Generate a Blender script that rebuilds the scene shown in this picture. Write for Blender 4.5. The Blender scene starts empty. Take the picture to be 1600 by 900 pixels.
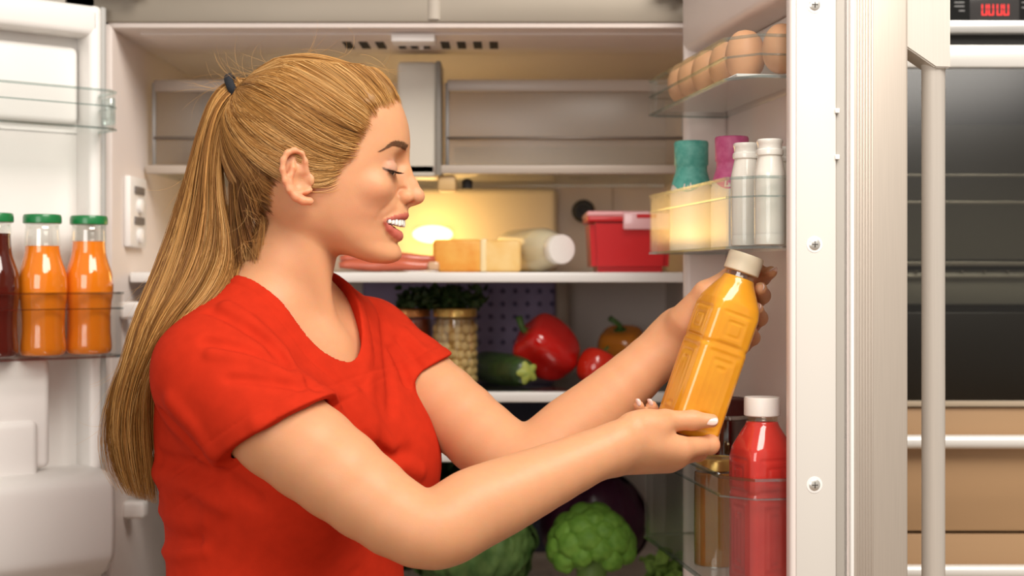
import bpy, bmesh, math, random
import numpy as np
from mathutils import Vector, Matrix
from mathutils.bvhtree import BVHTree

sc = bpy.context.scene
COL = sc.collection
random.seed(7)
RNG = np.random.default_rng(11)

# ------------------------------------------------------------------ camera
F = 2222.0            # focal length in pixels of the 1600x900 frame (50 mm on 36 mm)
ZC, VH = 1.35, 435.0  # camera height, horizon row
cam = bpy.data.cameras.new('camera')
cam_ob = bpy.data.objects.new('camera', cam)
COL.objects.link(cam_ob)
cam.sensor_width = 36.0
cam.lens = 36.0 * F / 1600.0
cam.shift_y = (VH - 450.0) / 1600.0
cam_ob.location = (0, 0, ZC)
cam_ob.rotation_euler = (math.pi / 2, 0, 0)
cam.dof.use_dof = True
cam.dof.focus_distance = 1.53
cam.dof.aperture_fstop = 4.2
cam.clip_start = 0.02
sc.camera = cam_ob

def at(px, py, d):
    """point seen at a pixel of the photograph, at distance d along the view axis"""
    return Vector(((px - 800.0) * d / F, d, ZC - (py - VH) * d / F))

# ------------------------------------------------------------------ light
sc.view_settings.view_transform = 'Standard'
sc.view_settings.look = 'None'
sc.view_settings.gamma = 1.0
sc.view_settings.use_curve_mapping = False
sc.view_settings.exposure = 0.05
world = bpy.data.worlds.new('room_light')
sc.world = world
world.use_nodes = True
bg = world.node_tree.nodes['Background']
bg.inputs[0].default_value = (1.0, 0.90, 0.80, 1)
bg.inputs[1].default_value = 0.38

def area(name, loc, target, size, power, color, sy=None):
    l = bpy.data.lights.new(name, 'AREA')
    l.energy = power; l.color = color; l.size = size
    if sy:
        l.shape = 'RECTANGLE'; l.size_y = sy
    o = bpy.data.objects.new(name, l)
    COL.objects.link(o)
    o.location = loc
    o.rotation_euler = (Vector(target) - Vector(loc)).to_track_quat('-Z', 'Y').to_euler()
    return o
area('ceiling_softbox_light', (0.70, 0.50, 2.72), (-0.1, 1.75, 1.2), 1.5, 52, (1.0, 0.94, 0.86), 1.0)
area('front_fill_light', (-0.9, -1.3, 1.8), (-0.3, 1.7, 1.1), 1.5, 30, (1.0, 0.95, 0.90), 1.3)  # unseen frontal fill, added behind the camera to brighten left door and front

# ------------------------------------------------------------------ materials
MATS = {}
def mat(name, color=(.8, .8, .8), rough=.5, metal=0.0, spec=.5, coat=0.0, trans=0.0, ior=1.45, sss=0.0,
        sss_r=(.01, .004, .002), emit=None, emit_s=0.0, var=0.0, vscale=30.0, bump=0.0, bscale=200.0,
        alpha=1.0, sheen=0.0, stretch=None, color2=None):
    if name in MATS:
        return MATS[name]
    m = bpy.data.materials.new(name)
    m.use_nodes = True
    nt = m.node_tree
    b = nt.nodes['Principled BSDF']
    c = tuple(color) + (1,) if len(color) == 3 else color
    b.inputs['Base Color'].default_value = c
    b.inputs['Roughness'].default_value = rough
    b.inputs['Metallic'].default_value = metal
    b.inputs['Specular IOR Level'].default_value = spec
    b.inputs['Coat Weight'].default_value = coat
    b.inputs['Coat Roughness'].default_value = .06
    b.inputs['Transmission Weight'].default_value = trans
    b.inputs['IOR'].default_value = ior
    b.inputs['Alpha'].default_value = alpha
    b.inputs['Sheen Weight'].default_value = sheen
    if sss:
        b.inputs['Subsurface Weight'].default_value = sss
        b.inputs['Subsurface Radius'].default_value = sss_r
        b.inputs['Subsurface Scale'].default_value = 1.0
    if emit:
        b.inputs['Emission Color'].default_value = tuple(emit) + (1,)
        b.inputs['Emission Strength'].default_value = emit_s
    if var or bump or color2:
        tc = nt.nodes.new('ShaderNodeTexCoord')
        src = tc.outputs['Object']
        if stretch:
            mp = nt.nodes.new('ShaderNodeMapping')
            mp.inputs['Scale'].default_value = stretch
            nt.links.new(src, mp.inputs['Vector'])
            src = mp.outputs['Vector']
    if var or color2:
        n = nt.nodes.new('ShaderNodeTexNoise')
        n.inputs['Scale'].default_value = vscale
        n.inputs['Detail'].default_value = 4
        nt.links.new(src, n.inputs['Vector'])
        r = nt.nodes.new('ShaderNodeValToRGB')
        r.color_ramp.elements[0].position = .33
        r.color_ramp.elements[1].position = .67
        if color2:
            r.color_ramp.elements[0].color = c
            r.color_ramp.elements[1].color = tuple(color2) + (1,)
        else:
            r.color_ramp.elements[0].color = tuple(max(0, v * (1 - var)) for v in c[:3]) + (1,)
            r.color_ramp.elements[1].color = tuple(min(1, v * (1 + var)) for v in c[:3]) + (1,)
        nt.links.new(n.outputs['Fac'], r.inputs['Fac'])
        nt.links.new(r.outputs['Color'], b.inputs['Base Color'])
    if bump:
        n2 = nt.nodes.new('ShaderNodeTexNoise')
        n2.inputs['Scale'].default_value = bscale
        n2.inputs['Detail'].default_value = 3
        nt.links.new(src, n2.inputs['Vector'])
        bp = nt.nodes.new('ShaderNodeBump')
        bp.inputs['Strength'].default_value = bump
        bp.inputs['Distance'].default_value = .002
        nt.links.new(n2.outputs['Fac'], bp.inputs['Height'])
        nt.links.new(bp.outputs['Normal'], b.inputs['Normal'])
    MATS[name] = m
    return m

def clear_mat(name, tint=(.93, .96, .95), gloss=.12, rough=.05):
    """thin clear plastic or glass: mostly see-through, reflecting by fresnel"""
    if name in MATS:
        return MATS[name]
    m = bpy.data.materials.new(name)
    m.use_nodes = True
    nt = m.node_tree
    nt.nodes.remove(nt.nodes['Principled BSDF'])
    out = nt.nodes['Material Output']
    t = nt.nodes.new('ShaderNodeBsdfTransparent')
    t.inputs[0].default_value = tuple(tint) + (1,)
    g = nt.nodes.new('ShaderNodeBsdfGlossy')
    g.inputs['Roughness'].default_value = rough
    g.inputs['Color'].default_value = (1, 1, 1, 1)
    lw = nt.nodes.new('ShaderNodeLayerWeight')
    lw.inputs['Blend'].default_value = .15
    ma = nt.nodes.new('ShaderNodeMath'); ma.operation = 'MULTIPLY_ADD'
    ma.inputs[1].default_value = .17; ma.inputs[2].default_value = gloss * .4
    nt.links.new(lw.outputs['Fresnel'], ma.inputs[0])
    mx = nt.nodes.new('ShaderNodeMixShader')
    nt.links.new(ma.outputs[0], mx.inputs['Fac'])
    nt.links.new(t.outputs[0], mx.inputs[1])
    nt.links.new(g.outputs[0], mx.inputs[2])
    nt.links.new(mx.outputs[0], out.inputs['Surface'])
    MATS[name] = m
    return m

# ------------------------------------------------------------------ object helpers
def tag(o, label=None, cat=None, group=None, kind=None):
    if label: o['label'] = label
    if cat: o['category'] = cat
    if group: o['group'] = group
    if kind: o['kind'] = kind
    return o

def empty(name, loc=(0, 0, 0), label=None, cat=None, group=None, kind=None, rz=0.0, rot=None):
    o = bpy.data.objects.new(name, None)
    COL.objects.link(o)
    o.location = loc
    o.rotation_euler = rot if rot is not None else (0, 0, rz)
    o.empty_display_size = .05
    return tag(o, label, cat, group, kind)

def mesh_obj(name, verts, faces, m, parent=None, smooth=True, loc=None, rot=None):
    me = bpy.data.meshes.new(name)
    me.from_pydata([tuple(map(float, v)) for v in verts], [], [tuple(map(int, f)) for f in faces])
    me.update()
    return link_mesh(name, me, m, parent, smooth, loc, rot)

def link_mesh(name, me, m, parent=None, smooth=True, loc=None, rot=None):
    o = bpy.data.objects.new(name, me)
    COL.objects.link(o)
    if m is not None and not me.materials:
        me.materials.append(m)
    if smooth:
        me.polygons.foreach_set('use_smooth', [True] * len(me.polygons))
    if parent is not None:
        o.parent = parent
    if loc is not None: o.location = loc
    if rot is not None: o.rotation_euler = rot
    return o

def bm_obj(name, bm, m, parent=None, smooth=True, loc=None, rot=None, flat_angle=None):
    bmesh.ops.recalc_face_normals(bm, faces=bm.faces)
    me = bpy.data.meshes.new(name)
    bm.to_mesh(me); bm.free()
    o = link_mesh(name, me, m, parent, smooth, loc, rot)
    if flat_angle is not None:
        mark_sharp(me, flat_angle)
    return o

def mark_sharp(me, ang):
    bm = bmesh.new(); bm.from_mesh(me)
    a = math.radians(ang)
    for e in bm.edges:
        if len(e.link_faces) == 2 and e.calc_face_angle(0) > a:
            e.smooth = False
    bm.to_mesh(me); bm.free()

def box_bm(lo, hi, bevel=0.0, seg=2, bm=None):
    b = bmesh.new()
    bmesh.ops.create_cube(b, size=1.0)
    lo = Vector(lo); hi = Vector(hi)
    for v in b.verts:
        v.co = Vector((lo[i] + (v.co[i] + .5) * (hi[i] - lo[i]) for i in range(3)))
    if bevel:
        bmesh.ops.bevel(b, geom=b.edges[:], offset=bevel, segments=seg, profile=.5, affect='EDGES', clamp_overlap=True)
    if bm is None:
        return b
    me = bpy.data.meshes.new('tmp'); b.to_mesh(me); b.free()
    bm.from_mesh(me); bpy.data.meshes.remove(me)
    return bm

def box(name, lo, hi, m, parent=None, bevel=.002, seg=2, loc=None, rot=None):
    return bm_obj(name, box_bm(lo, hi, bevel, seg), m, parent, True, loc, rot, 40)

def lathe_data(prof, n=40, cap=True):
    """prof: [(r, z)] from bottom to top"""
    vs, fs = [], []
    for r, z in prof:
        for i in range(n):
            a = 2 * math.pi * i / n
            vs.append((r * math.cos(a), r * math.sin(a), z))
    for k in range(len(prof) - 1):
        for i in range(n):
            j = (i + 1) % n
            fs.append((k * n + i, k * n + j, (k + 1) * n + j, (k + 1) * n + i))
    if cap:
        fs.append(tuple(reversed(range(n))))
        fs.append(tuple((len(prof) - 1) * n + i for i in range(n)))
    return vs, fs

def smooth_prof(pts, k=4):
    """Catmull-Rom refine of a polyline of tuples"""
    p = np.array(pts, float)
    out = []
    for i in range(len(p) - 1):
        p0 = p[max(i - 1, 0)]; p1 = p[i]; p2 = p[i + 1]; p3 = p[min(i + 2, len(p) - 1)]
        for j in range(k):
            t = j / k
            out.append(.5 * ((2 * p1) + (-p0 + p2) * t + (2 * p0 - 5 * p1 + 4 * p2 - p3) * t * t + (-p0 + 3 * p1 - 3 * p2 + p3) * t ** 3))
    out.append(p[-1])
    return np.array(out)

def lathe(name, prof, m, parent=None, n=40, cap=True, loc=None, rot=None, flat=35):
    vs, fs = lathe_data(prof, n, cap)
    o = mesh_obj(name, vs, fs, m, parent, True, loc, rot)
    mark_sharp(o.data, flat)
    return o

def tube_data(pts, radii, n=8, cap=True):
    """tube along a polyline of points with per-point radius"""
    P = np.array([tuple(p) for p in pts], float)
    R = np.broadcast_to(np.asarray(radii, float), (len(P),))
    T = np.gradient(P, axis=0)
    T /= np.linalg.norm(T, axis=1, keepdims=True) + 1e-12
    up = np.array([0, 0, 1.0]) if abs(T[0][2]) < .9 else np.array([1.0, 0, 0])
    nrm = np.cross(T[0], up); nrm /= np.linalg.norm(nrm)
    vs, fs = [], []
    for i in range(len(P)):
        nrm = nrm - T[i] * np.dot(nrm, T[i]); nrm /= np.linalg.norm(nrm) + 1e-12
        bn = np.cross(T[i], nrm)
        for k in range(n):
            a = 2 * math.pi * k / n
            vs.append(P[i] + R[i] * (math.cos(a) * nrm + math.sin(a) * bn))
    for i in range(len(P) - 1):
        for k in range(n):
            j = (k + 1) % n
            fs.append((i * n + k, i * n + j, (i + 1) * n + j, (i + 1) * n + k))
    if cap:
        fs.append(tuple(reversed(range(n))))
        fs.append(tuple((len(P) - 1) * n + k for k in range(n)))
    return vs, fs

def tube(name, pts, radii, m, parent=None, n=8, loc=None, rot=None):
    vs, fs = tube_data(pts, radii, n)
    return mesh_obj(name, vs, fs, m, parent, True, loc, rot)

def copy_tree(o, parent=None, label=None, group=None):
    c = o.copy(); COL.objects.link(c)
    c.parent = parent
    if label: c['label'] = label
    if group: c['group'] = group
    for ch in o.children:
        copy_tree(ch, c)
    return c
BODY_H = .0016
# ================================================================== ROOM
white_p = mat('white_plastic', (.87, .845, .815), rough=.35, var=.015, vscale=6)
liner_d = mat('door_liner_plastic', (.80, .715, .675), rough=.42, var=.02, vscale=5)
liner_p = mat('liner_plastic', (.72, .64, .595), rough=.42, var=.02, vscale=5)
steel = mat('brushed_steel', (.52, .455, .39), rough=.45, metal=.4, var=.03, vscale=14, stretch=(60, 60, 1))
steel_h = mat('satin_steel_bar', (.66, .61, .55), rough=.38, metal=.25, var=.02, vscale=10, stretch=(60, 60, 1))
frame_m = mat('grey_frame', (.29, .25, .20), rough=.45, metal=.25, var=.03, vscale=8)
dark_m = mat('dark_gap', (.012, .011, .010), rough=.7)
clear = clear_mat('clear_plastic', (.955, .965, .96), gloss=.12, rough=.20)
clear_g = clear_mat('clear_plastic_edge', (.80, .86, .85), gloss=.5, rough=.10)
chrome = mat('chrome', (.75, .74, .72), rough=.16, metal=1.0)

fl = box('floor', (-2.6, -2.2, -.05), (2.6, 2.9, 0), mat('oak_floor', (.34, .22, .13), rough=.4, var=.25, vscale=3, stretch=(1, 12, 1)), bevel=0)
tag(fl, 'warm brown wooden kitchen floor', kind='structure')
wb = box('wall_back', (-2.6, 2.78, 0), (2.6, 2.84, 2.7), mat('painted_wall', (.62, .57, .50), rough=.8, var=.03, vscale=4), bevel=0)
tag(wb, 'beige painted kitchen wall behind the refrigerator', kind='structure')

# ------------------------------------------------------------------ refrigerator
YF = 1.97
fridge = empty('refrigerator', (-.14, 2.3, 0), 'open white-lined double-door refrigerator full of food behind the person', 'refrigerator')
FI = Matrix.Translation((.14, -2.3, 0))
def fr(o, parent=None):
    o.parent = parent or fridge
    if parent is None: o.matrix_parent_inverse = FI
    return o
XL, XR, YB, ZT = -.553, .272, 2.52, 1.696
# shell of the cabinet: liner walls, all one moulded piece
bm = bmesh.new()
for lo, hi in (((XL - .04, YF, .10), (XL, YB + .04, ZT + .04)), ((XR, YF, .10), (XR + .04, YB + .04, ZT + .04)),
               ((XL - .04, YF, ZT), (XR + .04, YB + .04, ZT + .04)), ((XL - .04, YB, .10), (XR + .04, YB + .04, ZT + .04)),
               ((XL - .04, YF, .06), (XR + .04, YB + .04, .10))):
    box_bm(lo, hi, .006, 2, bm)
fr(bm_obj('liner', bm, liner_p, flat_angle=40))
bm = bmesh.new()
box_bm((XL - .066, YF - .004, ZT + .008), (XR + .066, YB + .06, ZT + .062), .003, 2, bm)
box_bm((XL - .066, YF - .004, .03), (XL - .022, YB + .06, ZT + .05), .003, 2, bm)
box_bm((XR + .022, YF - .004, .03), (XR + .066, YB + .06, ZT + .05), .003, 2, bm)
fr(bm_obj('cabinet_frame', bm, frame_m, flat_angle=40))
fr(box('cabinet_top', (XL - .07, YF - .03, ZT + .066), (XR + .07, YB + .06, ZT + .17), mat('dark_top', (.17, .14, .115), rough=.6), bevel=.003))
for x0, s in ((XL + .015, 1), (XR - .02, -1)):      # hinge arms under the top edge
    h = fr(box('hinge', (x0 - .05, YF - .035, ZT + .045), (x0 + .03, YF + .01, ZT + .066), mat('hinge_metal', (.42, .38, .33), rough=.35, metal=.8), bevel=.003))
    p = lathe('hinge_pin', [(.009, 0), (.009, .018), (.006, .022)], chrome, h, 16, loc=(x0 + .02 * s, YF - .025, ZT + .036))
fr(lathe('seam_cap', [(.012, 0), (.012, .05)], mat('grey_cap', (.42, .37, .31), rough=.5), None, 16, loc=(-.108, YF + .004, ZT + .012)))
# ceiling lip with vent slots and lamp cover
fr(box('ceiling_lip', (XL + .03, YF + .03, ZT - .004), (XR - .03, YF + .20, ZT + .002), liner_p, bevel=.002))
for i in range(10):
    px = 545 + i * 25.2
    if 612 < px < 690: 
        continue
    x = (px - 800) * 2.085 / F
    fr(box('vent_slot', (x - .0062, 2.055, ZT - .0052), (x + .0062, 2.112, ZT - .0036), dark_m, bevel=0))
for i in range(3):
    x = (628 + i * 19 - 800) * 2.09 / F
    fr(box('vent_slot', (x - .005, 2.075, ZT - .0052), (x + .005, 2.112, ZT - .0036), dark_m, bevel=0))
sw = fr(box('ceiling_sensor', (-.170, 1.995, ZT - .014), (-.108, 2.035, ZT - .002), white_p, bevel=.003))
fr(lathe('sensor_pin', [(.003, 0), (.003, .012)], white_p, None, 10, loc=(-.130, 2.05, ZT - .016)))

# upper shelf with two shallow clear drawers and the central rail
Z_UP = 1.510
glass_sh = clear_mat('shelf_glass', (.90, .93, .91), gloss=.25, rough=.08)
shelf_trim = mat('shelf_trim', (.44, .37, .31), rough=.4)
s = fr(box('upper_shelf', (XL + .004, 2.14, Z_UP), (XR - .004, YB - .01, Z_UP + .006), glass_sh, bevel=.001))
box('shelf_front', (XL + .004, 2.13, Z_UP - .003), (XR - .004, 2.142, Z_UP + .010), shelf_trim, s, bevel=.002)
for x0, x1 in ((XL + .012, -.185), (-.098, XR - .012)):
    d = empty('upper_drawer'); fr(d)
    box('drawer_front', (x0, 2.150, Z_UP + .012), (x1, 2.153, Z_UP + .125), clear_mat('drawer_plastic', (.80, .76, .71), gloss=.15, rough=.35), d, bevel=.001)
    box('drawer_rim', (x0, 2.146, Z_UP + .122), (x1, 2.158, Z_UP + .140), mat('drawer_rim', (.42, .35, .295), rough=.35), d, bevel=.002)
    box('drawer_band', (x0, 2.40, Z_UP + .020), (x1, 2.404, Z_UP + .062), mat('drawer_band', (.60, .555, .485), rough=.4), d, bevel=.001)
    tube('drawer_rail', [(x0, 2.147, Z_UP + .052), (x1, 2.147, Z_UP + .052)], .0022, mat('rail_metal', (.25, .21, .18), rough=.4, metal=.5), d, 8)
    for x in (x0, x1):
        tube('drawer_post', [(x, 2.149, Z_UP + .010), (x, 2.149, Z_UP + .135)], .0030, mat('post_plastic', (.42, .41, .40), rough=.3), d, 8)
rail = fr(box('centre_rail', (-.172, 2.13, Z_UP - .008), (-.112, 2.20, Z_UP + .165), mat('rail_plastic', (.66, .62, .54), rough=.38), bevel=.006, seg=3))
box('rail_edge', (-.114, 2.124, Z_UP - .006), (-.106, 2.20, Z_UP + .165), mat('rail_edge', (.26, .24, .21), rough=.4), rail, bevel=.002)
fr(box('rail_clip', (-.112, 2.14, Z_UP - .028), (-.085, 2.19, Z_UP - .004), mat('clip_amber', (.66, .44, .20), rough=.4), bevel=.004))
fr(lathe('clip_knob', [(.008, 0), (.008, .012), (.004, .015)], dark_m, None, 14, loc=(-.068, 2.16, Z_UP - .024)))

# white shelves
shelf_w = mat('white_shelf', (.86, .845, .82), rough=.3)
Z1, Z2, Z3, Z4 = 1.3585, 1.186, 1.100, .863
for z in (Z1, Z2, Z3, Z4):
    s = fr(box('shelf', (XL + .003, 2.062, z - .008), (XR - .003, YB - .008, z), clear_mat('shelf_pane', (.78, .79, .78), gloss=.3, rough=.1) if z != Z1 else shelf_w, bevel=.001))
    box('shelf_front', (XL + .003, 2.045, z - .0145), (XR - .003, 2.064, z + .0005), shelf_w, s, bevel=.003)
# back duct: pale lit upper panel, lilac perforated lower panel
fr(box('back_duct', (-.26, 2.475, Z1 + .004), (.078, YB, Z_UP - .004), mat('duct_cream', (.80, .70, .52), rough=.5), bevel=.01, seg=3))
lil = fr(box('perforated_panel', (-.26, 2.47, Z2 + .01), (.076, YB, Z1 - .012), mat('lilac_panel', (.36, .30, .50), rough=.5, var=.10, vscale=20), bevel=.006, seg=3))
fr(box('panel_trim', (.076, 2.455, Z2 + .002), (.098, YB, Z1 - .010), mat('panel_trim', (.46, .37, .29), rough=.5), bevel=.004))
bmh = bmesh.new(); bmesh.ops.create_cone(bmh, cap_ends=True, segments=12, radius1=.0042, radius2=.0042, depth=.003)
hole_me = bpy.data.meshes.new('hole'); bmh.to_mesh(hole_me); bmh.free()
for i in range(8):
    for j in range(6):
        px, py = 728 + i * 19.2, 455 + j * 20
        c = at(px, py, 2.469)
        link_mesh('hole', hole_me, mat('lilac_dark', (.13, .10, .21), rough=.6), lil, loc=c, rot=(math.pi / 2, 0, 0))
fr(box('back_panel_low', (-.26, 2.47, Z4 + .01), (.076, YB, Z2 - .02), mat('navy_panel', (.07, .075, .13), rough=.6), bevel=.006))
# round dark fan cap on the rear wall
fc = fr(lathe('fan_cap', [(.020, 0), (.020, .010), (.016, .014), (.010, .014), (.009, .008)], mat('black_rubber', (.015, .014, .013), rough=.5), None, 24, loc=at(911, 330, 2.50), rot=(math.pi / 2, 0, 0)))
# rear wall seam ribs
for px in (868, 958):
    x = (px - 800) * 2.51 / F
    fr(box('wall_rib', (x - .001, YB - .004, Z1 + .01), (x + .001, YB, Z_UP), mat('rib', (.50, .43, .37), rough=.5), bevel=0))
# interior lamp: glowing lens in front of the duct
lamp_c = Vector(at(676, 366, 2.455))
lens = lathe('lamp_lens', smooth_prof([(.0005, .016), (.016, .014), (.028, .008), (.033, 0)], 3)[::-1], mat('lamp_lens', (1, .85, .5), rough=.4, emit=(1.0, .70, .22), emit_s=5.0), None, 28, loc=lamp_c, rot=(math.pi / 2, 0, 0))
lens.scale = (1.05, .46, 1)
fr(lens)
fr(box('lamp_housing', (lamp_c.x - .030, lamp_c.y + .004, lamp_c.z - .012), (lamp_c.x + .030, 2.48, lamp_c.z + .012), mat('lamp_housing', (.85, .75, .55), rough=.4), bevel=.006))
pl = bpy.data.lights.new('fridge_bulb', 'POINT'); pl.energy = 1.0; pl.color = (1.0, .60, .20); pl.shadow_soft_size = .09
plo = bpy.data.objects.new('fridge_bulb', pl); COL.objects.link(plo); plo.location = lamp_c + Vector((0, -.05, 0)); fr(plo)
# switch panel on the left inner wall
cp = fr(box('control_panel', (XL, 2.025, 1.395), (XL + .010, 2.115, 1.497), white_p, bevel=.003))
for z in (1.478, 1.434):
    box('control_slot', (XL + .008, 2.045, z - .006), (XL + .0125, 2.095, z + .005), mat('slot_grey', (.16, .14, .13), rough=.5), cp, bevel=.001)
for z in (1.455, 1.412):
    lathe('control_slider', [(.011, 0), (.011, .005), (.008, .007)], white_p, cp, 20, loc=(XL + .010, 2.07, z), rot=(0, math.pi / 2, 0))
for z, y in ((1.305, 2.0), (1.02, 2.02)):
    fr(box('shelf_stud', (XL - .001, y, z - .012), (XL + .030, y + .028, z + .012), white_p, bevel=.005, seg=3))

# ---------------- doors
def door_frame(name, O, u, side):
    """local X runs from the hinge to the free edge, local Y*side points to the inside"""
    u = Vector(u).normalized()
    ang = math.atan2(u.y, u.x)
    e = bpy.data.objects.new(name, None); COL.objects.link(e)
    fr(e)
    e.matrix_world = Matrix.Translation((O[0], O[1], 0)) @ Matrix.Rotation(ang, 4, 'Z')
    e.parent = fridge
    e.matrix_parent_inverse = FI
    e.matrix_basis = Matrix.Translation((O[0], O[1], 0)) @ Matrix.Rotation(ang, 4, 'Z')
    return e
def dbox(bm, x0, x1, q0, q1, z0, z1, side, bevel=.002, seg=2):
    y0, y1 = sorted((q0 * side, q1 * side))
    return box_bm((x0, y0, z0), (x1, y1, z1), bevel, seg, bm)
def door_bin(door, side, x0, x1, qb, qf, z0, z1, ch=.03, near='x1', m=None, t=.0026):
    """clear bin: floor, front with a chamfered corner, ends and a thicker rim"""
    bm = bmesh.new()
    if near == 'x1':
        path = [(x0, qb), (x0, qf - .012), (x0 + .012, qf), (x1 - ch, qf), (x1, qf - ch * .9), (x1, qb)]
    else:
        path = [(x1, qb), (x1, qf - .012), (x1 - .012, qf), (x0 + ch, qf), (x0, qf - ch * .9), (x0, qb)]
    def wall(z_a, z_b, o0, o1):
        P = [Vector((x, q * side)) for x, q in path]
        c = sum(P, Vector((0, 0))) / len(P)
        def offs(k):
            out = []
            for i, p in enumerate(P):
                a = P[max(i - 1, 0)]; b = P[min(i + 1, len(P) - 1)]
                d = (b - a).normalized(); n = Vector((d.y, -d.x))
                if n.dot(p - c) < 0: n = -n
                out.append(p + n * k)
            return out
        A, B = offs(o0), offs(o1)
        v = [[bm.verts.new((p.x, p.y, z)) for p in L] for L in (A, B) for z in (z_a, z_b)]
        n = len(P)
        for i in range(n - 1):
            for r0, r1 in ((0, 1), (2, 3), (0, 2), (1, 3)):
                bm.faces.new((v[r0][i], v[r0][i + 1], v[r1][i + 1], v[r1][i]))
        for i in (0, n - 1):
            bm.faces.new((v[0][i], v[1][i], v[3][i], v[2][i]))
    wall(z0, z1, 0, t)
    o = None
    fv = [bm.verts.new((x, q * side, z)) for z in (z0, z0 + t) for x, q in path]
    n = len(path)
    bm.faces.new(fv[:n]); bm.faces.new(fv[n:])
    for i in range(n):
        bm.faces.new((fv[i], fv[(i + 1) % n], fv[n + (i + 1) % n], fv[n + i]))
    o = bm_obj('door_bin', bm, m or clear, door, smooth=False)
    bm = bmesh.new()
    wall(z1 - .001, z1 + .002, -.0012, t + .0012)
    wall(z1 - .021, z1 - .019, -.0004, t + .0010)
    wall(z0 - .0012, z0 + .0016, -.001, t + .0012)
    bm_obj('bin_rim', bm, clear_g, o, smooth=False)
    return o

# right door, swung to about 98 degrees, seen from its inner side and free edge
RO, RU = (.230, 1.93), (.146, -.989)
rd = door_frame('right_door', RO, RU, -1)
SR = -1
bm = bmesh.new()
WD = .435
ztop, zbot = 1.735, .62
dbox(bm, 0, WD - .001, -.0665, -.058, zbot, ztop, SR, .002)
dbox(bm, 0, .020, -.060, 0, zbot, ztop, SR, .008, 3)
dbox(bm, WD - .016, WD, -.051, 0, zbot, ztop, SR, .004, 3)
dbox(bm, 0, WD - .002, -.060, 0, 1.655, ztop, SR, .010, 3)
dbox(bm, 0, WD - .002, -.060, 0, zbot, zbot + .05, SR, .008, 3)
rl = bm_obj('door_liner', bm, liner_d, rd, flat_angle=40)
bm = bmesh.new()
dbox(bm, WD - .008, WD + .0015, -.050, -.006, zbot, ztop + .002, SR, .0015)
edge = bm_obj('edge_strip', bm, mat('edge_white', (.68, .645, .60), rough=.4), rd, flat_angle=40)
bm = bmesh.new(); dbox(bm, WD - .012, WD - .001, -.066, -.050, zbot, ztop, SR, .003, 2)
bm_obj('gasket', bm, mat('gasket', (.40, .37, .33), rough=.6), rd)
bm = bmesh.new(); dbox(bm, 0, WD + .003, -.130, -.0665, zbot, ztop + .004, SR, .0035, 3)
sh = bm_obj('door_shell', bm, steel, rd, flat_angle=40)
bm = bmesh.new(); dbox(bm, WD - .002, WD + .0045, -.0690, -.0650, zbot, ztop, SR, .001)
bm_obj('edge_bead', bm, white_p, rd)
for k in range(6):
    q = -.0735 - k * .0032
    bm = bmesh.new(); dbox(bm, WD + .002, WD + .0038, q - .0011, q + .0011, zbot, ztop, SR, .0005, 1)
    bm_obj('edge_flute', bm, steel, rd)
for z in (1.639, 1.386, 1.132, .88):
    s = lathe('screw', [(.0062, 0), (.0062, .0012), (.0048, .0022), (.001, .0024)], mat('screw_steel', (.70, .68, .64), rough=.3, metal=.6), rd, 20, loc=(WD + .001, -.026 * SR, z), rot=(0, math.pi / 2, 0))
    lathe('screw_ring', [(.0088, 0), (.0088, .0008), (.0075, .0010)], white_p, rd, 20, loc=(WD + .001, -.026 * SR, z), rot=(0, math.pi / 2, 0))
    for a in (0, 1):
        bm = box_bm((-.0032, -.0005, .0022), (.0032, .0005, .0027)) if not a else box_bm((-.0005, -.0032, .0022), (.0005, .0032, .0027))
        bm_obj('screw_slot', bm, mat('slot_dark', (.12, .11, .10), rough=.5), s)
for z in (1.527, 1.478):
    bm = bmesh.new(); dbox(bm, WD - .002, WD + .0030, -.0535, -.0485, z - .002, z + .003, SR, .0005)
    bm_obj('edge_clip', bm, white_p, rd)
# handle: flat bracket and round bar
bm = bmesh.new()
prof = [(-.128, 1.80), (-.128, 1.601), (-.1660, 1.577), (-.1830, 1.577), (-.1830, 1.80)]
vv = [[bm.verts.new((x, q * SR, z)) for q, z in prof] for x in (WD - .040, WD - .008)]
bm.faces.new(vv[0]); bm.faces.new(vv[1])
for i in range(5):
    bm.faces.new((vv[0][i], vv[0][(i + 1) % 5], vv[1][(i + 1) % 5], vv[1][i]))
bmesh.ops.bevel(bm, geom=bm.edges[:], offset=.0015, segments=2, affect='EDGES')
hb = bm_obj('handle_bracket', bm, steel_h, rd, flat_angle=40)
lathe('handle_bar', [(.0118, .52), (.0125, .53), (.0125, 1.578), (.0130, 1.579), (.0130, 1.76)], steel_h, rd, 32, loc=(WD - .024, -.1705 * SR, 0))
# bins of the right door
b_egg = door_bin(rd, SR, .028, .408, -.056, .052, 1.566, 1.610)
b_mid = door_bin(rd, SR, .026, .412, -.056, .051, 1.383, 1.458)
b_low = door_bin(rd, SR, .026, .412, -.056, .058, 1.008, 1.134)
bm = bmesh.new(); dbox(bm, .05, .40, -.056, -.046, 1.58, 1.655, SR, .004, 3)
bm_obj('egg_tray_back', bm, white_p, rd, flat_angle=40)
bm = bmesh.new(); dbox(bm, .05, .375, -.045, .040, 1.570, 1.574, SR, .001, 1)
bm_obj('egg_tray', bm, white_p, rd, flat_angle=40)

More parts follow.
